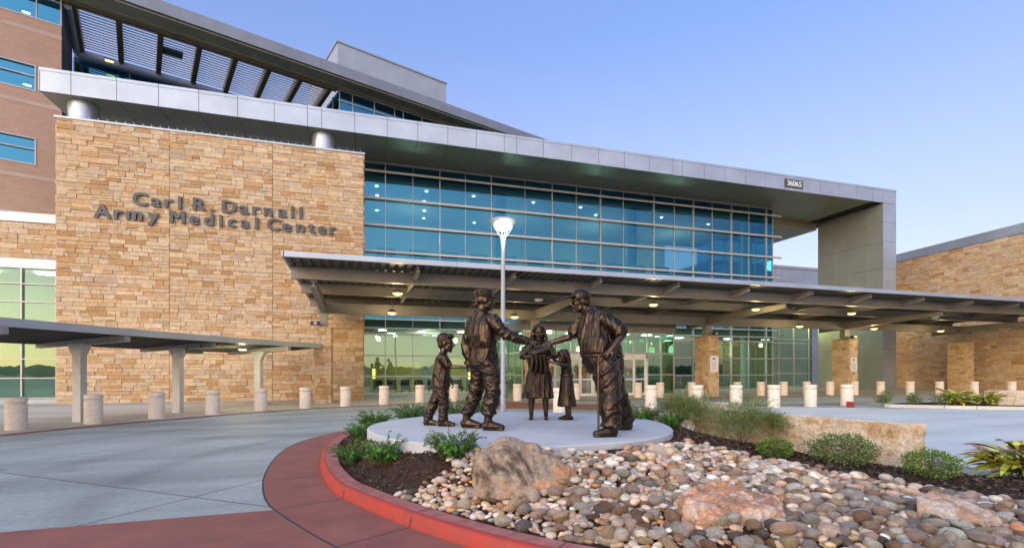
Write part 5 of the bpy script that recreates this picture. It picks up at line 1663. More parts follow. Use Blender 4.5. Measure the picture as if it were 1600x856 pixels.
c.ell(ar + V(0, 0, .03), (.09, .085, .05)); c.ell(al + V(0, 0, .03), (.09, .085, .05))
c.build('trousers', M['bronze'], t, .0105, 3, folds(.020, 5, 11, 8.8, .5))
for q_, e_ in ((ar, V(.27, -.11, 0)), (al, V(-.05, .06, 0))):
    c = Clay(); boot(c, q_, e_, 1.05, .046, .11); c.build('shoe', M['bronze'], t, .0085, 2)
c = Clay()
P = lambda a, b, d_: hd + (hf.normalized() * a + V(-hf.y, hf.x, 0).normalized() * b + V(0, 0, d_)) * S
S = HS
c.ell(P(-.026, 0, .056), (.100 * S, .088 * S, .092 * S), hf); c.ell(P(.05, 0, .098), (.055 * S, .065 * S, .035 * S), hf); c.ell(P(-.06, 0, -.005), (.052 * S, .07 * S, .07 * S), hf)
c.build('hair', M['bronze'], t, .0085, 1, folds(.011, 26, 12, 2.2))

# ------------------------------------------------------------------ mother
S = 1.18
t = statue('mother', 'bronze statue of a person with long hair and knee length dress cradling a wrapped baby', 0.535, 10.2)
f = V(0, -1, 0)
hd = V(.005, -.04, 1.757); sr, er, wr = V(-.205, 0, 1.445), V(-.325, -.04, 1.262), V(-.115, -.24, 1.275)
sl, el, wl = V(.215, 0, 1.445), V(.345, -.03, 1.285), V(.18, -.24, 1.245)
kr, kl, ar, al = V(-.13, 0, .45), V(.143, 0, .45), V(-.143, 0, .10), V(.157, 0, .10)
c = Clay()
head(c, hd, (0.06, -1), 1.27, -.12, V(0, .01, 1.52), .046)
c.ell((0, .0, 1.32), (.11, .17, .20), f); c.ell((0, 0, .92), (.14, .18, .16), f); c.cap((0, 0, 1.3), (0, 0, .95), .11, .12)
c.chain([sr, er, wr], [.062, .046, .034]); c.chain([sl, el, wl], [.062, .046, .034])
c.chain([V(-.09, 0, .9), kr, V(-.14, .012, .30), ar], [.11, .07, .066, .042]); c.chain([V(.09, 0, .9), kl, V(.152, .012, .30), al], [.11, .07, .066, .042])
hand(c, wr, (.92, -.25, .12), (-.1, -.8, .5), 1.1, .5, 1)
hand(c, wl, (-.95, -.2, -.1), (.1, -.75, -.5), 1.1, .5, -1)
c.build('body', M['bronze_skin'], t, .0095, 2)
c = Clay()
c.loft([((0, .01, .44), .325, .235, f), ((0, .01, .60), .30, .215, f), ((0, .01, .85), .262, .19, f), ((0, .0, 1.05), .205, .155, f), ((0, -.005, 1.28), .225, .165, f), ((0, 0, 1.41), .235, .135, f), ((0, .01, 1.48), .15, .10, f), ((0, .01, 1.52), .08, .08, f)], 48)
c.chain([sr, sr.lerp(er, .8)], [.098, .092]); c.chain([sl, sl.lerp(el, .85)], [.098, .095])
fw = folds(.026, 8, .9, 2.9, .1)
c.build('dress', M['bronze'], t, .0115, 3, lambda p, q: fw(p, q) * (1.2 if p.z < .95 else .8))
for q_, e_ in ((ar, V(-.16, -.2, 0)), (al, V(.15, -.2, 0))):
    c = Clay(); boot(c, q_, e_, 1.08, .042, .11); c.build('shoe', M['bronze'], t, .0085, 2)
c = Clay()
c.ell(hd + V(0, .035, .062), (.112, .115, .125), f); c.ell(hd + V(0, .075, -.04), (.085, .125, .15), f)
for sg in (-1, 1):
    c.chain([hd + V(.05 * sg, -.065, .115), hd + V(.10 * sg, -.02, .03), hd + V(.125 * sg, .01, -.11), hd + V(.155 * sg, .01, -.23), hd + V(.16 * sg, -.01, -.30)], [.05, .05, .055, .058, .035])
c.chain([hd + V(0, .09, -.05), hd + V(0, .11, -.25)], [.11, .12])
c.build('hair', M['bronze'], t, .0095, 1, folds(.014, 13, 7, 6.1, .3))
c = Clay()
c.ell((.03, -.24, 1.36), (.085, .165, .085), f); c.cap((-.09, -.25, 1.33), (.14, -.25, 1.40), .082, .085)
c.ell((.135, -.255, 1.435), (.075, .07, .078), (-.2, -1, 0)); c.ell((.13, -.325, 1.43), .016)
c.build('baby', M['bronze'], t, .0085, 2, folds(.008, 9, 14, 3.3))
c = Clay()
c.loft([((-.02, -.25, .965), .155, .045, f), ((-.015, -.255, 1.10), .150, .05, f), ((.0, -.25, 1.30), .165, .075, f)], 40)
c.build('blanket', M['bronze'], t, .009, 1, lambda p, q: .024 * math.sin(p.x * 75 + 2 * noise.noise(p * 4)) * max(0, min(1, (1.35 - p.z) * 4)))

# ------------------------------------------------------------------ girl
S = .97
t = statue('girl', 'bronze statue of a small child in a long dress reaching up towards the baby', 1.098, 10.1)
f = V(-.8, -.6, 0); hf = V(-.82, -.56, 0)
hd = V(-.068, -.02, 1.272); sr, er, wr = V(-.05, .085, 1.095), V(-.195, .10, 1.18), V(-.335, .03, 1.29)
sl, el, wl = V(-.02, -.11, 1.09), V(-.185, -.16, 1.128), V(-.335, -.14, 1.17)
kr, kl, ar, al = V(.02, .06, .27), V(.04, -.05, .27), V(.02, .06, .085), V(.068, -.05, .085)
c = Clay()
head(c, hd, hf, 1.08, .12, V(-.01, 0, 1.125), .040)
c.ell((0, 0, 1.02), (.07, .10, .13), f); c.ell((0, 0, .78), (.09, .11, .11), f); c.cap((0, 0, 1.0), (0, 0, .8), .07, .08)
c.chain([sr, er, wr], [.040, .032, .025]); c.chain([sl, el, wl], [.040, .032, .025])
c.chain([V(0, .05, .7), kr, ar], [.07, .05, .032]); c.chain([V(0, -.05, .7), kl, al], [.07, .05, .032])
hand(c, wr, (-.75, -.2, .6), (.4, .2, .8), .85, .4, 1)
hand(c, wl, (-.95, 0, .3), (0, -.5, .85), .85, .4, -1)
c.build('body', M['bronze_skin'], t, .0085, 2)
c = Clay()
c.loft([((.01, 0, .27), .185, .18, f), ((.008, 0, .45), .165, .16, f), ((.0, 0, .70), .138, .13, f), ((0, 0, .88), .112, .10, f), ((0, 0, .93), .108, .095, f), ((0, 0, 1.04), .118, .10, f), ((-.01, 0, 1.10), .105, .08, f), ((-.01, 0, 1.14), .05, .05, f)], 44)
c.cap(sl, sl.lerp(el, .3), .058, .05); c.cap(sr, sr.lerp(er, .3), .058, .05)
fg = folds(.011, 13, .9, 4.0, .1)
c.build('dress', M['bronze'], t, .0095, 2, lambda p, q: fg(p, q) if p.z < .88 else fg(p, q) * .4)
c = Clay(); c.loft([((0, 0, .87), .128, .115, f), ((0, 0, .93), .125, .112, f)]); c.ell((.12, .03, .90), (.03, .035, .03)); c.ell((.13, .06, .87), (.02, .03, .03))
c.build('sash', M['bronze'], t, .0085, 1)
for q_, e_ in ((ar, V(-.12, .04, 0)), (al, V(-.06, -.09, 0))):
    c = Clay(); boot(c, q_, e_, .86, .040, .08); c.build('shoe', M['bronze'], t, .008, 2)
S = 1.08
c = Clay()
P = lambda a, b, d_: hd + (hf.normalized() * a + V(-hf.y, hf.x, 0).normalized() * b + V(0, 0, d_)) * S
c.ell(P(-.03, 0, .052), (.098 * S, .090 * S, .092 * S), hf); c.chain([P(-.06, 0, .03), P(-.095, 0, -.09), P(-.12, 0, -.24), P(-.115, 0, -.33)], [.085 * S, .08 * S, .065 * S, .03 * S])
for sg in (-1, 1): c.chain([P(.03, .055 * sg, .10), P(-.01, .085 * sg, .0), P(-.05, .08 * sg, -.12)], [.03, .032, .03])
c.build('hair', M['bronze'], t, .0085, 1, folds(.009, 22, 5, 8.1))

# ------------------------------------------------------------------ veteran
S = 1.25
t = statue('veteran', 'bronze statue of a stout person in cap leaning on a cane and shaking hands', 1.495, 7.9)
f = V(-.85, -.53, 0); hf = V(-.985, -.17, 0)
HS = 1.42
hd = V(-.415, .02, 2.075); sl, el, wl = V(-.055, -.205, 1.775), V(.185, -.30, 1.545), V(-.005, -.41, 1.318)
sr, er, wr = V(-.345, .225, 1.765), V(-.56, .33, 1.535), V(-.832, .34, 1.455)
hpl, hpr, kl, kr, al, ar = V(-.055, -.15, 1.09), V(.04, .14, 1.09), V(-.005, -.27, .645), V(.21, .30, .62), V(-.02, -.40, .15), V(.41, .47, .15)
c = Clay()
head(c, hd, hf, HS, -.06, V(-.285, .02, 1.90), .060)
c.ell((-.17, 0, 1.58), (.20, .20, .24), f); c.ell((-.06, 0, 1.15), (.2, .2, .18), f); c.cap((-.16, 0, 1.55), (-.07, 0, 1.2), .18, .19)
c.chain([sl, el, wl], [.085, .064, .045]); c.chain([sr, er, wr], [.085, .062, .044])
c.chain([hpl, kl, al], [.13, .09, .055]); c.chain([hpr, kr, ar], [.13, .09, .055])
hand(c, wr, (-1, .0, -.12), (.05, -.55, .85), S, .35, 1)
hand(c, wl, (-.62, -.12, -.55), (-.35, -.75, .6), S * 1.05, .95, 1)
c.build('body', M['bronze_skin'], t, .0095, 2)
c = Clay()
c.loft([((-.075, -.01, 1.20), .27, .325, f), ((-.085, -.01, 1.27), .285, .345, f), ((-.12, -.01, 1.42), .285, .325, f), ((-.165, 0, 1.60), .285, .255, f), ((-.20, .01, 1.76), .27, .20, f), ((-.235, .015, 1.865), .21, .16, f), ((-.27, .02, 1.935), .135, .125, f), ((-.30, .02, 1.985), .108, .108, hf)], 48)
c.chain([sl, sl.lerp(el, .78)], [.118, .118]); c.chain([sr, sr.lerp(er, .62)], [.115, .105])
c.cap(sl + V(-.08, .06, .03), sl, .12, .12)
fv = folds(.028, 8, 1.6, 1.2, -.5)
c.build('shirt', M['bronze'], t, .0115, 3, lambda p, q: fv(p, q) * (1.1 if p.z > 1.5 else .7))
c = Clay()
c.loft([((-.035, 0, .95), .255, .285, f), ((-.055, 0, 1.10), .29, .325, f), ((-.07, 0, 1.235), .275, .32, f)])
c.chain([hpl, hpl.lerp(kl, .5), kl, kl.lerp(al, .5), al + V(.02, .02, .05)], [.225, .210, .182, .165, .140])
c.chain([hpr, hpr.lerp(kr, .5), kr, kr.lerp(ar, .5), ar + V(0, 0, .03)], [.215, .200, .175, .16, .135])
c.ell(al + V(.02, .02, .03), (.165, .15, .07)); c.ell(ar + V(0, 0, .03), (.15, .14, .07))
fq = folds(.024, 3.0, 4.5, 6.6, -.9)
c.build('trousers', M['bronze'], t, .0125, 3, fq)
c = Clay(); c.loft([((-.07, 0, 1.205), .292, .35, f), ((-.07, 0, 1.245), .292, .352, f)], 48); c.build('belt', M['bronze'], t, .0105, 1)
for q_, e_ in ((al, V(-.28, -.44, 0)), (ar, V(.12, .44, 0))):
    c = Clay(); boot(c, q_, e_, S, .052, .13); c.build('shoe', M['bronze'], t, .0095, 2)
S = HS
c = Clay()
P = lambda a, b, d_: hd + (hf.normalized() * a + V(-hf.y, hf.x, 0).normalized() * b + V(0, 0, d_)) * S
c.ell(P(-.012, 0, .055), (.112 * S, .092 * S, .095 * S), hf); c.ell(P(.128, 0, .048), (.088 * S, .080 * S, .015 * S), (hf.x, hf.y, -.10)); c.ell(P(-.012, 0, .152), (.012, .012, .01))
c.build('baseball_cap', M['bronze'], t, .0085, 1)
c = Clay(); c.ell(P(-.045, 0, .0), (.068 * S, .084 * S, .075 * S), hf); c.build('hair', M['bronze'], t, .0085, 1, folds(.006, 30, 20, 1.0))
m = MB()
m.tube([V(-.207, -.44, .0), V(-.207, -.44, 1.16), V(-.198, -.44, 1.205), V(-.17, -.44, 1.228), V(-.12, -.44, 1.232), V(-.06, -.435, 1.222)], [.017, .0165, .0165, .0165, .0165, .016], 12)
o = m.build('cane', M['bronze'], t, local=True, smooth=50)
# ================================================================== rocks
def rock_mat(name, c1, c2, c3, sc=2.2, th=0.5, bump=0.03):
    m = bpy.data.materials.new(name)
    m.use_nodes = True
    n, l = m.node_tree.nodes, m.node_tree.links
    b = n['Principled BSDF']; b.inputs['Roughness'].default_value = 0.88; b.inputs['Specular IOR Level'].default_value = 0.2
    tc = n.new('ShaderNodeTexCoord')
    n1 = n.new('ShaderNodeTexNoise'); n1.inputs['Scale'].default_value = sc; n1.inputs['Detail'].default_value = 9; n1.inputs['Roughness'].default_value = 0.68; n1.inputs['Distortion'].default_value = 0.4
    l.new(tc.outputs['Object'], n1.inputs['Vector'])
    cr = n.new('ShaderNodeValToRGB'); e = cr.color_ramp.elements
    e[0].position = th - .09; e[0].color = (*c1, 1); e[1].position = th + .09; e[1].color = (*c3, 1)
    q = e.new(th); q.color = (*c2, 1)
    l.new(n1.outputs['Fac'], cr.inputs[0])
    n2 = n.new('ShaderNodeTexNoise'); n2.inputs['Scale'].default_value = sc * 9; n2.inputs['Detail'].default_value = 8; n2.inputs['Roughness'].default_value = 0.7
    l.new(tc.outputs['Object'], n2.inputs['Vector'])
    mr = n.new('ShaderNodeMapRange'); mr.inputs['From Min'].default_value = .3; mr.inputs['From Max'].default_value = .68; mr.inputs['To Min'].default_value = .55; mr.inputs['To Max'].default_value = 1.18
    l.new(n2.outputs['Fac'], mr.inputs['Value'])
    mx = n.new('ShaderNodeMix'); mx.data_type = 'RGBA'; mx.blend_type = 'MULTIPLY'; mx.inputs['Factor'].default_value = 1
    l.new(cr.outputs[0], mx.inputs['A']); l.new(mr.outputs[0], mx.inputs['B']); l.new(mx.outputs['Result'], b.inputs['Base Color'])
    bp = n.new('ShaderNodeBump'); bp.inputs['Distance'].default_value = bump; bp.inputs['Strength'].default_value = 0.8
    l.new(n2.outputs['Fac'], bp.inputs['Height']); l.new(bp.outputs[0], b.inputs['Normal'])
    return m


M['rock_grey'] = rock_mat('grey_boulder', (0.12, 0.085, 0.06), (0.40, 0.315, 0.235), (0.58, 0.31, 0.16), 1.9, .49, .035)
M['rock_orange'] = rock_mat('orange_boulder', (0.34, 0.24, 0.17), (0.56, 0.27, 0.15), (0.66, 0.52, 0.42), 3.4, .47, .03)
M['rock_cream'] = rock_mat('cream_boulder', (0.48, 0.27, 0.17), (0.52, 0.38, 0.28), (0.60, 0.50, 0.41), 4.0, .46, .025)
M['rock_brown'] = rock_mat('brown_rock', (0.14, 0.08, 0.045), (0.24, 0.13, 0.06), (0.30, 0.18, 0.09), 4.0, .5, .02)
M['block'] = rock_mat('limestone_block', (0.44, 0.26, 0.12), (0.58, 0.43, 0.27), (0.66, 0.56, 0.43), 3.2, .44, .03)


def hullrock(name, label, pts, mat, seed, amp=0.035, fs=3.2, sub=5, group=None, cat='boulder', smooth_it=1):
    P_ = [W(*q) for q in pts]
    cen_ = sum(P_, Vector()) / len(P_)
    cen_.z = min(q.z for q in P_)
    bm = bmesh.new()
    vs_ = [bm.verts.new(q - cen_) for q in P_]
    r_ = bmesh.ops.convex_hull(bm, input=vs_)
    bmesh.ops.delete(bm, geom=[g_ for g_ in bm.verts if not g_.link_faces], context='VERTS')
    bmesh.ops.triangulate(bm, faces=bm.faces)
    for k in range(sub):
        es = [e_ for e_ in bm.edges if e_.calc_length() > 0.035]
        if not es: break
        bmesh.ops.subdivide_edges(bm, edges=es, cuts=1)
        bmesh.ops.triangulate(bm, faces=bm.faces)
        if k < smooth_it + 1: bmesh.ops.smooth_vert(bm, verts=bm.verts, factor=0.15, use_axis_x=True, use_axis_y=True, use_axis_z=True)
    bm.normal_update()
    for v_ in bm.verts:
        q = v_.co * fs + Vector((seed, seed * 2, 0))
        a = noise.noise(q) * .7 + (1 - 2 * abs(noise.noise(q * 2.3))) * .25 - .12 + noise.noise(q * 5.5) * .22 + noise.noise(q * 12) * .10
        v_.co += v_.normal * a * amp
    me = bpy.data.meshes.new(name); bm.to_mesh(me); bm.free()
    me.materials.append(mat)
    me.polygons.foreach_set('use_smooth', [True] * len(me.polygons)); me.set_sharp_from_angle(angle=R(38))
    o = bpy.data.objects.new(name, me); COL.objects.link(o); o.location = cen_
    tag(o, label, cat, group)
    return o


hullrock('boulder', 'large grey and orange boulder leaning before the statue plinth', [(-.47, 5.5, .26), (-.44, 5.6, .78), (-.30, 5.42, .74), (-.04, 5.75, .87), (.22, 5.8, .84), (.12, 5.50, .72), (.5, 5.75, .67), (1.02, 5.72, .30), (.6, 5.36, .26), (.1, 5.2, .28), (-.25, 5.22, .30), (-.4, 6.1, .4), (.4, 6.25, .4), (.0, 6.1, .75)], M['rock_grey'], 3.0, .075, 3.2)
hullrock('boulder', 'broad flat topped orange boulder in the front of the pebble bed', [(1.45, 4.6, .12), (1.48, 4.7, .42), (1.60, 4.52, .46), (1.8, 4.9, .555), (2.2, 4.95, .545), (2.56, 4.8, .48), (2.66, 4.75, .2), (2.54, 4.42, .16), (2.0, 4.28, .14), (1.62, 4.36, .14), (1.58, 4.36, .36), (2.34, 4.42, .40), (2.0, 5.25, .25)], M['rock_orange'], 11.0, .085, 4.4)
hullrock('boulder', 'pale orange boulder near the right front of the pebble bed', [(3.66, 4.5, .10), (3.68, 4.55, .46), (3.85, 4.75, .53), (4.15, 4.7, .50), (4.38, 4.6, .38), (4.40, 4.5, .08), (4.2, 4.3, .08), (3.8, 4.3, .10), (3.78, 4.32, .38), (4.25, 4.34, .34), (4.0, 4.95, .2)], M['rock_cream'], 23.0, .06, 5)
hullrock('boulder', 'small pink orange rock against the right side of the plinth', [(1.74, 6.7, .42), (1.78, 6.7, .60), (1.95, 6.72, .70), (2.1, 6.7, .64), (2.2, 6.65, .42), (1.95, 6.45, .40), (1.8, 6.5, .44), (2.05, 6.95, .5)], M['rock_cream'], 31.0, .03, 5)
hullrock('boulder', 'brown flat rock lying right of the front orange boulder', [(2.62, 4.75, .20), (2.64, 4.85, .38), (2.85, 4.8, .40), (2.95, 4.7, .24), (2.75, 4.6, .2), (2.8, 5.0, .3), (2.9, 4.95, .36)], M['rock_brown'], 41.0, .015, 5, 4)
hullrock('boulder', 'dark brown round rock touching the right end of front orange boulder', [(2.50, 4.55, .18), (2.52, 4.6, .31), (2.68, 4.58, .32), (2.76, 4.5, .22), (2.62, 4.42, .16), (2.66, 4.72, .26)], M['rock_brown'], 47.0, .012, 5, 4)
hullrock('boulder', 'rusty orange boulder behind the plinth left of feathery shrubs', [(2.65, 11, .40), (2.7, 11, .70), (2.95, 11.1, .88), (3.2, 11, .80), (3.42, 10.9, .4), (3.05, 10.6, .38), (2.8, 10.7, .6), (3.0, 11.5, .5)], M['rock_orange'], 53.0, .05, 4)
hullrock('boulder', 'low orange rock behind the mother statue by the lamp post', [(.22, 13.2, .3), (.26, 13.2, .52), (.6, 13.3, .56), (.92, 13.2, .5), (.95, 13.1, .3), (.6, 12.9, .3), (.5, 13.6, .4)], M['rock_orange'], 59.0, .03, 5, 4)
hullrock('boulder', 'small pale rock between lamp post and low orange rock', [(-.02, 13.1, .3), (.0, 13.1, .45), (.12, 13.2, .48), (.24, 13.1, .3), (.1, 12.9, .3), (.1, 13.4, .4)], M['rock_cream'], 61.0, .02, 6, 4)


def stoneblock(label, cor, z0, z1, seed):
    """quarried block: rough sides, sawn top"""
    P_ = [W(a, b, 0) for a, b in cor]
    c0_ = sum(P_, Vector()) / 4
    bm = bmesh.new()
    lo = [bm.verts.new(q - c0_ + Vector((0, 0, z0))) for q in P_]
    hi = [bm.verts.new(q - c0_ + Vector((0, 0, z1))) for q in P_]
    bm.faces.new(hi); bm.faces.new(list(reversed(lo)))
    for k in range(4): bm.faces.new((lo[k], lo[(k + 1) % 4], hi[(k + 1) % 4], hi[k]))
    bmesh.ops.recalc_face_normals(bm, faces=bm.faces)
    for k in range(6):
        es = [e_ for e_ in bm.edges if e_.calc_length() > 0.05]
        if not es: break
        bmesh.ops.subdivide_edges(bm, edges=es, cuts=1, use_grid_fill=True)
    bm.normal_update()
    for v_ in bm.verts:
        q = v_.co * 4 + Vector((seed, 0, seed))
        topv = v_.co.z > z1 - .001
        side = Vector((v_.normal.x, v_.normal.y, 0))
        a = noise.noise(q) * .5 + ridge(noise.noise(q * 2.1)) * .3 - .1 + noise.noise(q * 5) * .25
        if topv:
            v_.co.z += .006 * noise.noise(q)
            if side.length > .3: v_.co -= side.normalized() * abs(noise.noise(q * 2)) * .03; v_.co.z -= abs(noise.noise(q * 1.7)) * .025
        else: v_.co += side * a * .05
    me = bpy.data.meshes.new('stone_block'); bm.to_mesh(me); bm.free()
    me.materials.append(M['block']); me.materials.append(M['block_top'])
    for p_ in me.polygons:
        p_.use_smooth = True
        if p_.normal.z > .8: p_.material_index = 1
    me.set_sharp_from_angle(angle=R(40))
    o = bpy.data.objects.new('stone_block', me); COL.objects.link(o); o.location = c0_
    tag(o, label, 'stone block', 'quarried limestone blocks')


M['block_top'] = nmat('sawn_limestone', (0.66, 0.61, 0.53), (0.56, 0.49, 0.40), rough=0.8, scale=4, bump=0.004, bscale=40)
stoneblock('long rough limestone block with sawn pale top beside the blue grey apron', [(4.9, 9.34), (5.9, 7.63), (6.34, 7.68), (5.42, 9.44)], -.02, .84, 5)
stoneblock('limestone block half hidden behind the feathery shrubs', [(3.98, 10.95), (4.87, 9.42), (5.36, 9.5), (4.55, 11.05)], 0, .83, 9)
stoneblock('farther limestone block with white top behind the feathery shrubs', [(4.35, 13.95), (5.5, 12.75), (5.95, 13.0), (4.85, 14.2)], 0, .80, 14)
stoneblock('limestone block cut off by the right edge of the far bed', [(21.3, 21.9), (24.4, 21.7), (24.5, 22.5), (21.35, 22.6)], 0, .74, 19)

# ================================================================== river stones
PEB = [(-1.55, 6.12), (-.86, 6.14), (-.45, 6.75), (1.2, 6.5), (2.4, 7.45), (2.9, 7.65), (4.0, 7.15), (4.65, 6.1), (5.4, 5.3), (7.2, 4.6), (7.2, 3.3), (4.6, 3.2), (2.2, 3.72), (.49, 4.50), (-.68, 5.38), (-1.3, 5.88)]
PEB2 = [(2.75, 10.2), (3.5, 10.3), (3.6, 12.6), (2.6, 13.6), (.9, 13.9), (-.8, 13.6), (-.7, 12.7), (1.6, 12.9), (2.4, 11.8)]
ROCKS = [(.2, 5.7, .5, .42), (.55, 5.65, .3, .25), (2.0, 4.72, .5, .42), (4.02, 4.55, .34, .24), (1.95, 6.65, .2, .2)]
srnd = random.Random(21)
CLS = [('cream', (0.60, 0.53, 0.45), 5), ('pale grey', (0.45, 0.44, 0.43), 5), ('tan', (0.48, 0.37, 0.26), 4), ('brown', (0.28, 0.185, 0.125), 2.2), ('rust coloured', (0.42, 0.24, 0.12), .8), ('pinkish', (0.54, 0.42, 0.37), 3.2), ('dark grey', (0.16, 0.15, 0.145), .7), ('white', (0.76, 0.74, 0.72), 2.6)]


def pick_cls():
    t = srnd.random() * sum(c[2] for c in CLS)
    for c in CLS:
        t -= c[2]
        if t <= 0: return c
    return CLS[0]


variants = []
for k in range(10):
    bm = bmesh.new(); bmesh.ops.create_icosphere(bm, subdivisions=3, radius=1.0)
    for v_ in bm.verts:
        q = v_.co.copy()
        f_ = 1 + .25 * noise.noise(q * .9 + Vector((k * 5.1, 0, 0))) + .07 * noise.noise(q * 2.2 + Vector((k * 3.3, 7, 0)))
        p_ = 2.6
        s_ = (abs(q.x) ** p_ + abs(q.y) ** p_ + abs(q.z) ** p_) ** (-1 / p_)
        v_.co = q * s_ * f_
    me = bpy.data.meshes.new('river_stone'); bm.to_mesh(me); bm.free()
    me.polygons.foreach_set('use_smooth', [True] * len(me.polygons))
    variants.append(me)


def stone_mat(name, objcol):
    return nmat(name, (1.12, 1.10, 1.08), (0.66, 0.62, 0.58), rough=0.62, scale=(2.4 if objcol else 16), detail=6, bump=(0.05 if objcol else 0.006), bscale=(7 if objcol else 50), attr=not objcol, objcol=objcol, mixr=(.32, .68), stretch=(1, 1, 2.2), spec=0.35)


M['stone_one'] = stone_mat('river_stone_single', True)
M['stone_many'] = stone_mat('river_stone_bulk', False)
for me in variants: me.materials.append(M['stone_one'])

placed, grid = [], {}


def free(x, y, r_, f_):
    gx, gy = int(x / .3), int(y / .3)
    for i in range(gx - 1, gx + 2):
        for j in range(gy - 1, gy + 2):
            for (a, b, c) in grid.get((i, j), ()):
                if (a - x) ** 2 + (b - y) ** 2 < ((c + r_) * f_) ** 2: return False
    return True


for poly, tries, sm in ((PEB, 30000, 1.0), (PEB2, 5000, .95)):
    xs_, ys_ = [q[0] for q in poly], [q[1] for q in poly]
    for k in range(tries):
        x, y = srnd.uniform(min(xs_), max(xs_)), srnd.uniform(min(ys_), max(ys_))
        if not in_poly(x, y, poly): continue
        if (x - PC[0]) ** 2 + (y - PC[1]) ** 2 < (PRAD + .04) ** 2: continue
        if not in_poly(x, y, BS) or edge_dist(x, y) < .05: continue
        if any(((x - a) / c) ** 2 + ((y - b) / e_) ** 2 < .8 for a, b, c, e_ in ROCKS): continue
        u_ = k / tries
        r_ = (srnd.uniform(.080, .11) if u_ < .02 else srnd.uniform(.048, .080) if u_ < .35 else srnd.uniform(.028, .05)) * sm * .78
        if y > 6.6: r_ *= .9
        if free(x, y, r_, .66):
            placed.append((x, y, r_, 0)); grid.setdefault((int(x / .3), int(y / .3)), []).append((x, y, r_))
# a loose top layer
top = []
for (x, y, r_, _) in list(placed):
    if srnd.random() < .22 and edge_dist(x, y) > .22:
        top.append((x + srnd.uniform(-.06, .06), y + srnd.uniform(-.06, .06), srnd.uniform(.04, .08) if y < 7.2 else srnd.uniform(.035, .06), .05))
placed += top

stones = []
for (x, y, r_, dz) in placed:
    cl_ = pick_cls()
    k_ = srnd.uniform(.72, 1.32)
    col = tuple(min(.8, c * k_ * w_ * srnd.uniform(.95, 1.05)) for c, w_ in zip(cl_[1], (1.06, .97, .86)))
    el_ = srnd.uniform(1.0, 1.3); fl = srnd.uniform(.42, .72)
    sc_ = (r_ * el_, r_ / el_ * srnd.uniform(.95, 1.15), r_ * fl)
    rot = (srnd.gauss(0, .22), srnd.gauss(0, .22), srnd.uniform(0, 6.28))
    w = W(x, y, bedz(x, y) + r_ * fl * .55 + dz * srnd.uniform(.7, 1.1))
    px_ = 800 + 782 * x / y; py_ = 578 + 782 * (1.65 - w.z) / y
    vis = -20 < px_ < 1620 and py_ < 880
    stones.append((r_ / y if vis else 0, w, sc_, rot, col, cl_[0], srnd.randrange(10)))
stones.sort(key=lambda s_: -s_[0])
for (sz, w, sc_, rot, col, nm, vi) in stones[:300]:
    o = bpy.data.objects.new('river_stone', variants[vi]); COL.objects.link(o)
    o.location = w; o.scale = sc_; o.rotation_euler = rot; o.color = (*col, 1)
    tag(o, 'smooth %s river stone among the larger stones of the pebble bed' % nm, 'stone', nm + ' river stones')
# all the smaller ones together
low = []
for k in range(10):
    bm = bmesh.new(); bmesh.ops.create_icosphere(bm, subdivisions=2, radius=1.0)
    for v_ in bm.verts:
        q = v_.co.copy(); f_ = 1 + .17 * noise.noise(q * .9 + Vector((k * 5.1, 0, 0)))
        v_.co = q * (abs(q.x) ** 2.35 + abs(q.y) ** 2.35 + abs(q.z) ** 2.35) ** (-1 / 2.35) * f_
    low.append((np.array([v_.co[:] for v_ in bm.verts]), np.array([[v_.index for v_ in f_.verts] for f_ in bm.faces]))); bm.free()
AV, AF, AC, nv = [], [], [], 0
for (sz, w, sc_, rot, col, nm, vi) in stones[300:]:
    vv, ff = low[vi]
    Rm = np.array(Euler(rot).to_matrix())
    AV.append((vv * np.array(sc_)) @ Rm.T + np.array(w)); AF.append(ff + nv); nv += len(vv); AC.append(np.repeat(np.array([[*col, 1.0]]), len(ff) * 3, axis=0))
AV, AF, AC = np.concatenate(AV), np.concatenate(AF), np.concatenate(AC).astype(np.float32)
me = bpy.data.meshes.new('river_pebbles')
me.from_pydata(AV.tolist(), [], AF.tolist())
ca = me.color_attributes.new('Col', 'FLOAT_COLOR', 'CORNER'); ca.data.foreach_set('color', AC.ravel())
me.materials.append(M['stone_many']); me.polygons.foreach_set('use_smooth', [True] * len(me.polygons)); me.update()
o = bpy.data.objects.new('river_pebbles', me); COL.objects.link(o)
tag(o, 'smaller mixed river pebbles filling the bed', 'pebbles', kind='stuff')

# bark chips
cr_ = random.Random(5)
m = MB()
for k in range(26000):
    x, y = cr_.uniform(-3.7, 8.5), cr_.uniform(4.4, 14.8)
    if not in_poly(x, y, BS) or edge_dist(x, y) < .05 or (in_poly(x, y, PEB) and edge_dist(x, y) > .1) or (x - PC[0]) ** 2 + (y - PC[1]) ** 2 < PRAD ** 2: continue
    w = W(x, y, bedz(x, y) + .008)
    L, B_ = cr_.uniform(.015, .05), cr_.uniform(.006, .014)
    Rm = Euler((cr_.gauss(0, .35), cr_.gauss(0, .35), cr_.uniform(0, 6.28))).to_matrix()
    c = cr_.choice([(.075, .045, .03), (.045, .028, .02), (.11, .07, .048), (.028, .02, .016), (.17, .12, .09)])
    m.mesh([w + Rm @ Vector(q) for q in ((-L, -B_, 0), (L, -B_ * .6, 0), (L, B_ * .6, .003), (-L, B_, .003), (-L * .7, -B_ * .5, .009), (L * .7, -B_ * .4, .009), (L * .7, B_ * .4, .010), (-L * .7, B_ * .5, .010))], [(0, 1, 5, 4), (1, 2, 6, 5), (2, 3, 7, 6), (3, 0, 4, 7), (4, 5, 6, 7)], c)
o = m.build('bark_chips', nmat('bark_chip', (1, 1, 1), (.7, .7, .7), rough=.95, scale=30, attr=True, spec=.1)); tag(o, 'dark bark chips on the planting bed', 'mulch', kind='stuff')

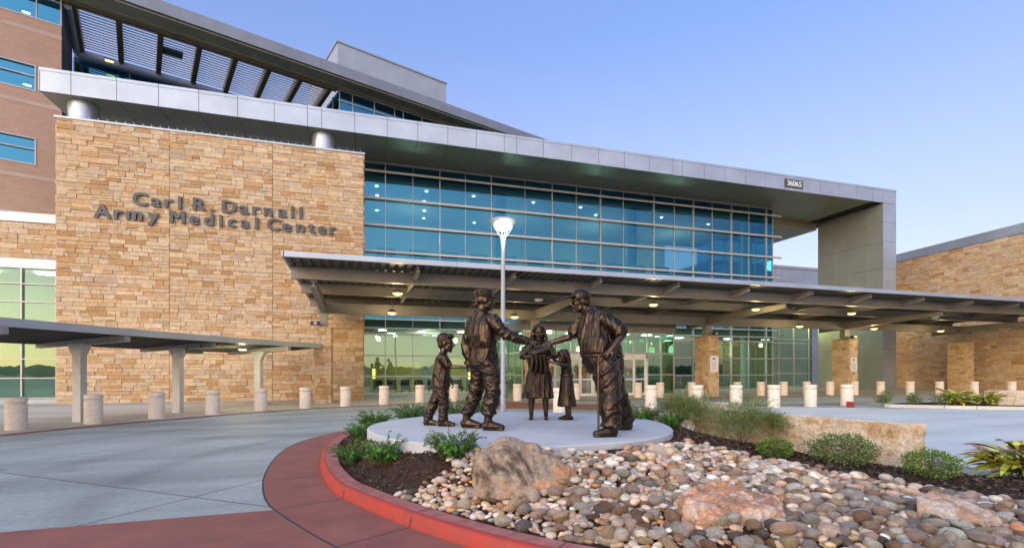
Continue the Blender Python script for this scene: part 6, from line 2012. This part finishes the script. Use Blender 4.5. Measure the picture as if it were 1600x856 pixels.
# ================================================================== plants
def leaf_mat(name, c1, c2, trans=.25, rough=.5):
    m = nmat(name, c1, c2, rough=rough, scale=9, detail=3, attr=True, mixr=(.35, .65), spec=.35)
    b = m.node_tree.nodes['Principled BSDF']
    return m


M['leaf'] = leaf_mat('leaf_surface', (1, 1, 1), (.78, .78, .74))
M['twig'] = nmat('twig_bark', (.16, .11, .07), (.10, .07, .045), rough=.9)


def leaf(mb, p, d, n, L, Wd, col, bend=.25, seg=3, col2=None):
    """pointed leaf from p along d, face normal n"""
    d = Vector(d).normalized(); n = Vector(n); n = (n - d * n.dot(d))
    if n.length < 1e-3: n = d.orthogonal()
    n.normalize(); s_ = d.cross(n)
    prev = None
    q = Vector(p)
    for i in range(seg + 1):
        t = i / seg
        wd = Wd * (math.sin(math.pi * min(1, (t * .93 + .07))) ** .75)
        c = q
        cur = (c - s_ * wd, c + n * wd * -.25, c + s_ * wd)
        if prev is not None:
            k = 1.0
            mb.face([prev[0], prev[1], cur[1], cur[0]], col); mb.face([prev[1], prev[2], cur[2], cur[1]], col2 or col)
        prev = cur
        q = q + d * (L / seg)
        d = (d - n * bend / seg - Vector((0, 0, bend * .3 / seg))).normalized(); n = (n - d * n.dot(d)).normalized()


def vary(r_, c, k=.25):
    f_ = r_.uniform(1 - k, 1 + k)
    return (c[0] * f_ * r_.uniform(.9, 1.15), c[1] * f_, c[2] * f_ * r_.uniform(.85, 1.1))


def trailing_clump(r0, d0, w, h, label, seed, z=None):
    """low clump of arching stems closely set with narrow leaves"""
    r_ = random.Random(seed)
    t = thing('trailing_plant', label, 'plant', W(r0, d0, bedz(r0, d0)), 0, 'low green plants around the plinth')
    fo, st = MB(), MB()
    for k in range(int(110 * w / .7)):
        a = r_.uniform(0, 6.28); rr = w / 2 * math.sqrt(r_.random())
        q = Vector((rr * .6 * math.cos(a), rr * .6 * math.sin(a), 0))
        d = Vector((math.cos(a) * .55 + r_.gauss(0, .25), math.sin(a) * .55 + r_.gauss(0, .25), 1.5)).normalized()
        hh = h * r_.uniform(.5, 1.15)
        n_ = 11
        pts = [q.copy()]
        curl = r_.uniform(.09, .22)
        side = Vector((math.cos(a), math.sin(a), 0))
        L = hh * 1.5
        for i in range(n_):
            q = q + d * (L / n_); pts.append(q.copy())
            d = (d + (side * .35 - Vector((0, 0, 1))) * curl * (i / n_) * 2.2).normalized()
        st.tube(pts, .0035, 4, False)
        c0 = vary(r_, r_.choice([(.05, .20, .02), (.035, .15, .018), (.08, .28, .03), (.025, .11, .014)]))
        for i in range(1, n_ + 1):
            p_ = pts[i]; t_ = (pts[i] - pts[i - 1]).normalized()
            for j in range(3):
                b_ = r_.uniform(0, 6.28)
                o1 = t_.orthogonal().normalized(); o2 = t_.cross(o1)
                dd = (t_ * .55 + (o1 * math.cos(b_) + o2 * math.sin(b_)) * .9).normalized()
                leaf(fo, p_ - t_ * r_.uniform(0, L / n_), dd, t_, r_.uniform(.03, .055), .0065, vary(r_, c0, .15), .3, 2)
    fo.build('foliage', M['leaf'], t, True); st.build('stems', M['twig'], t, True)


trailing_clump(-1.84, 7.2, .66, .27, 'bushy trailing green plant in front of the plinth\'s left side', 1)
trailing_clump(-2.55, 8.05, .5, .26, 'green trailing plant between red kerb and plinth, left front', 2)
trailing_clump(-2.85, 9.5, .58, .26, 'green trailing plant at the far left end of the plinth', 3)
trailing_clump(-2.95, 10.7, .65, .28, 'arching green plant behind the plinth left end, beside red kerb', 4)
trailing_clump(-2.3, 11.35, .8, .30, 'arching green plant behind the plinth, left of the boy statue', 5)
trailing_clump(-.74, 6.45, .62, .26, 'green trailing plant before the plinth, left of the grey boulder', 6)
trailing_clump(-1.35, 12.3, .6, .36, 'green plant seen between the boy statue\'s legs and the soldier', 7)
trailing_clump(-.75, 12.5, .6, .40, 'green plant behind the soldier statue\'s boots', 8)
trailing_clump(2.75, 10.5, .6, .26, 'low dark green plant right behind the veteran statue', 9)
trailing_clump(3.15, 9.9, .5, .22, 'low dark green plant at the right back of the plinth', 10)


def feathery(r0, d0, w, h, label, seed):
    """airy shrub: bare stems below, a loose cloud of thread leaves above"""
    r_ = random.Random(seed)
    t = thing('feathery_shrub', label, 'shrub', W(r0, d0, bedz(r0, d0)), 0, 'feathery shrubs before the limestone blocks')
    fo, st = MB(), MB()
    lobes = [(Vector((r_.uniform(-.34, .34) * w, r_.uniform(-.3, .3) * w, h * r_.uniform(.42, .80))), r_.uniform(.13, .24) * w) for _ in range(11)]
    for c_, rad in lobes:
        for k in range(2):
            e_ = c_ + Vector((r_.gauss(0, .5), r_.gauss(0, .5), r_.gauss(0, .4))) * rad
            b_ = Vector((r_.gauss(0, .05), r_.gauss(0, .05), -.02))
            st.tube([b_, b_.lerp(e_, .5) + Vector((0, 0, .06)), e_], [.0035, .0025, .001], 4, False)
        for k in range(125):
            v_ = Vector((r_.gauss(0, 1), r_.gauss(0, 1), r_.gauss(0, 1))).normalized()
            p_ = c_ + Vector((v_.x, v_.y, v_.z * .75)) * rad * (r_.random() ** .5) * 1.15
            if p_.z < .06: continue
            dd = (v_ * .6 + Vector((p_.x / w, p_.y / w, .5)) + Vector((r_.gauss(0, .4), r_.gauss(0, .4), r_.gauss(0, .3)))).normalized()
            L = r_.uniform(.10, .22)
            c0 = vary(r_, r_.choice([(.15, .23, .05), (.20, .29, .07), (.10, .17, .04), (.27, .33, .11)]), .2)
            tw = [p_ + dd * (L * s_) + Vector((0, 0, -.05 * s_ * s_)) for s_ in (0, .35, .7, 1.0)]
            for s_ in range(3):
                st.face([tw[s_], tw[s_] + Vector((.0015, 0, 0)), tw[s_ + 1]])
                for e_ in range(7):
                    b0 = tw[s_].lerp(tw[s_ + 1], r_.random())
                    le = (dd * .8 + Vector((r_.gauss(0, .6), r_.gauss(0, .6), r_.gauss(0, .5)))).normalized()
                    leaf(fo, b0, le, (0, 0, 1), r_.uniform(.045, .09), .0058, vary(r_, c0, .2), .2, 1)
    fo.build('foliage', M['leaf'], t, True); st.build('stems', M['twig'], t, True)


feathery(3.62, 10.5, 1.25, .80, 'taller wispy green shrub before the limestone blocks, left one', 31)
feathery(4.25, 9.35, 1.5, .82, 'wide wispy green shrub before the limestone blocks, right one', 32)


def boxbush(r0, d0, w, h, label, cols, seed, nleaf=1500, ls=.024, loose=0.0, name='boxwood_shrub', zz=None, group='rounded shrubs along the limestone blocks'):
    r_ = random.Random(seed)
    z = bedz(r0, d0) if zz is None else zz
    t = thing(name, label, 'shrub', W(r0, d0, z), 0, group)
    fo, st = MB(), MB()
    for k in range(26):
        a, e_ = r_.uniform(0, 6.28), r_.uniform(.15, 1.5)
        p1 = Vector((w * .40 * math.cos(a) * math.cos(e_), w * .40 * math.sin(a) * math.cos(e_), h * .85 * math.sin(e_) + .03))
        st.tube([Vector((0, 0, 0)), p1 * .5 + Vector((0, 0, .02)), p1], [.006, .004, .002], 4, False)
    for k in range(nleaf):
        v_ = Vector((r_.gauss(0, 1), r_.gauss(0, 1), r_.gauss(0, 1))).normalized()
        bump_ = 1 + (.14 + loose) * noise.noise(v_ * 2.6 + Vector((seed, 0, 0))) + loose * .5 * noise.noise(v_ * 6 + Vector((seed, 3, 0)))
        rr = bump_ * (1 - .42 * r_.random() ** 1.6)
        p_ = Vector((v_.x * w / 2 * rr, v_.y * w / 2 * rr, h * .5 + v_.z * h * .5 * rr))
        if p_.z < .012: continue
        d = (v_ + Vector((r_.gauss(0, .6), r_.gauss(0, .6), r_.gauss(0, .6) + .3))).normalized()
        leaf(fo, p_, d, Vector((r_.gauss(0, 1), r_.gauss(0, 1), r_.gauss(0, 1))), ls * r_.uniform(.7, 1.3), ls * .30, vary(r_, r_.choice(cols), .25), .2, 2)
    fo.build('foliage', M['leaf'], t, True); st.build('stems', M['twig'], t, True)


GB = [(.10, .19, .02), (.15, .27, .03), (.07, .14, .018), (.22, .34, .05), (.05, .10, .015)]
GD = [(.08, .14, .03), (.13, .20, .055), (.055, .10, .025), (.19, .26, .09)]
boxbush(4.23, 8.05, .54, .29, 'small bright green ball shaped shrub nearest the plinth', GB, 41, 2600, .026)
boxbush(5.02, 7.6, .86, .42, 'looser grey green shrub before the middle of the long block', GD, 42, 3000, .033, .25)
boxbush(5.66, 6.75, .66, .36, 'dense green ball shaped shrub at the right end of long block', GB, 43, 3200, .026, .05)
boxbush(7.05, 6.35, .42, .20, 'low green shrub cut by the right edge in front of striped plant', GB, 44, 1400, .026, .1)


def ginger(loc, w, h, label, seed, nst=13, LL=.42, group='yellow striped leafy plants'):
    r_ = random.Random(seed)
    t = thing('striped_plant', label, 'plant', loc, 0, group)
    fo, st = MB(), MB()
    for k in range(nst):
        a = r_.uniform(0, 6.28); lean = r_.uniform(.25, 1.0) * w / 2
        base = Vector((r_.gauss(0, .06), r_.gauss(0, .06), 0)); tipv = Vector((lean * math.cos(a) * .55, lean * math.sin(a) * .55, h * r_.uniform(.4, .75)))
        st.tube([base, base.lerp(tipv, .5) + Vector((0, 0, .03)), tipv], [.009, .007, .004], 5, False)
        for i in range(7):
            f_ = .25 + .75 * i / 6
            p_ = base.lerp(tipv, f_)
            b_ = a + r_.gauss(0, .9)
            dd = Vector((math.cos(b_), math.sin(b_), r_.uniform(.15, 1.0))).normalized()
            dry = r_.random()
            c1 = vary(r_, (.66, .62, .10), .2) if dry < .6 else vary(r_, (.22, .36, .05), .2) if dry < .82 else vary(r_, (.17, .085, .055), .25)
            c2 = vary(r_, (.36, .46, .07), .25) if dry < .8 else vary(r_, (.22, .14, .07), .2)
            leaf(fo, p_, dd, Vector((0, 0, 1)) + Vector((r_.gauss(0, .3), r_.gauss(0, .3), 0)), LL * r_.uniform(.7, 1.15), LL * .105, c1, r_.uniform(.5, 1.0), 6, c2)
    fo.build('foliage', M['leaf'], t, True); st.build('stems', M['leaf'] if False else M['twig'], t, True)


ginger(W(7.15, 7.05, bedz(7.25, 7.05)), 1.25, .62, 'large yellow green striped plant with browned tips at the right edge', 51, 24, .52)
ginger(W(19.4, 21.75, .12), 1.3, .75, 'yellow striped plant in the far bed by the rightmost pier', 52, 16, .55)
ginger(W(20.75, 21.8, .12), 1.2, .62, 'yellow striped plant in the far bed beside the cut off block', 53, 14, .5)
for i, (r0, d0, w, h, lb_) in enumerate(((16.75, 22.7, .5, .42, 'small dark sparse shrub at the left tip of far bed'), (17.25, 23.1, .55, .6, 'thin upright dark shrub, second in the far bed'), (18.0, 22.4, .6, .42, 'small dark shrub in the far bed near the metal leg'),
                                         (18.35, 22.9, .4, .5, 'thin dark shrub in the middle of the far bed'), (18.75, 21.9, .65, .5, 'dark shrub just left of the yellow plant in far bed'), (20.1, 21.9, .6, .45, 'dark shrub between the two yellow far plants'))):
    boxbush(r0, d0, w, h, lb_, GD, 60 + i, 420, .05, .35, 'small_shrub', .12, 'small dark shrubs in the far bed')
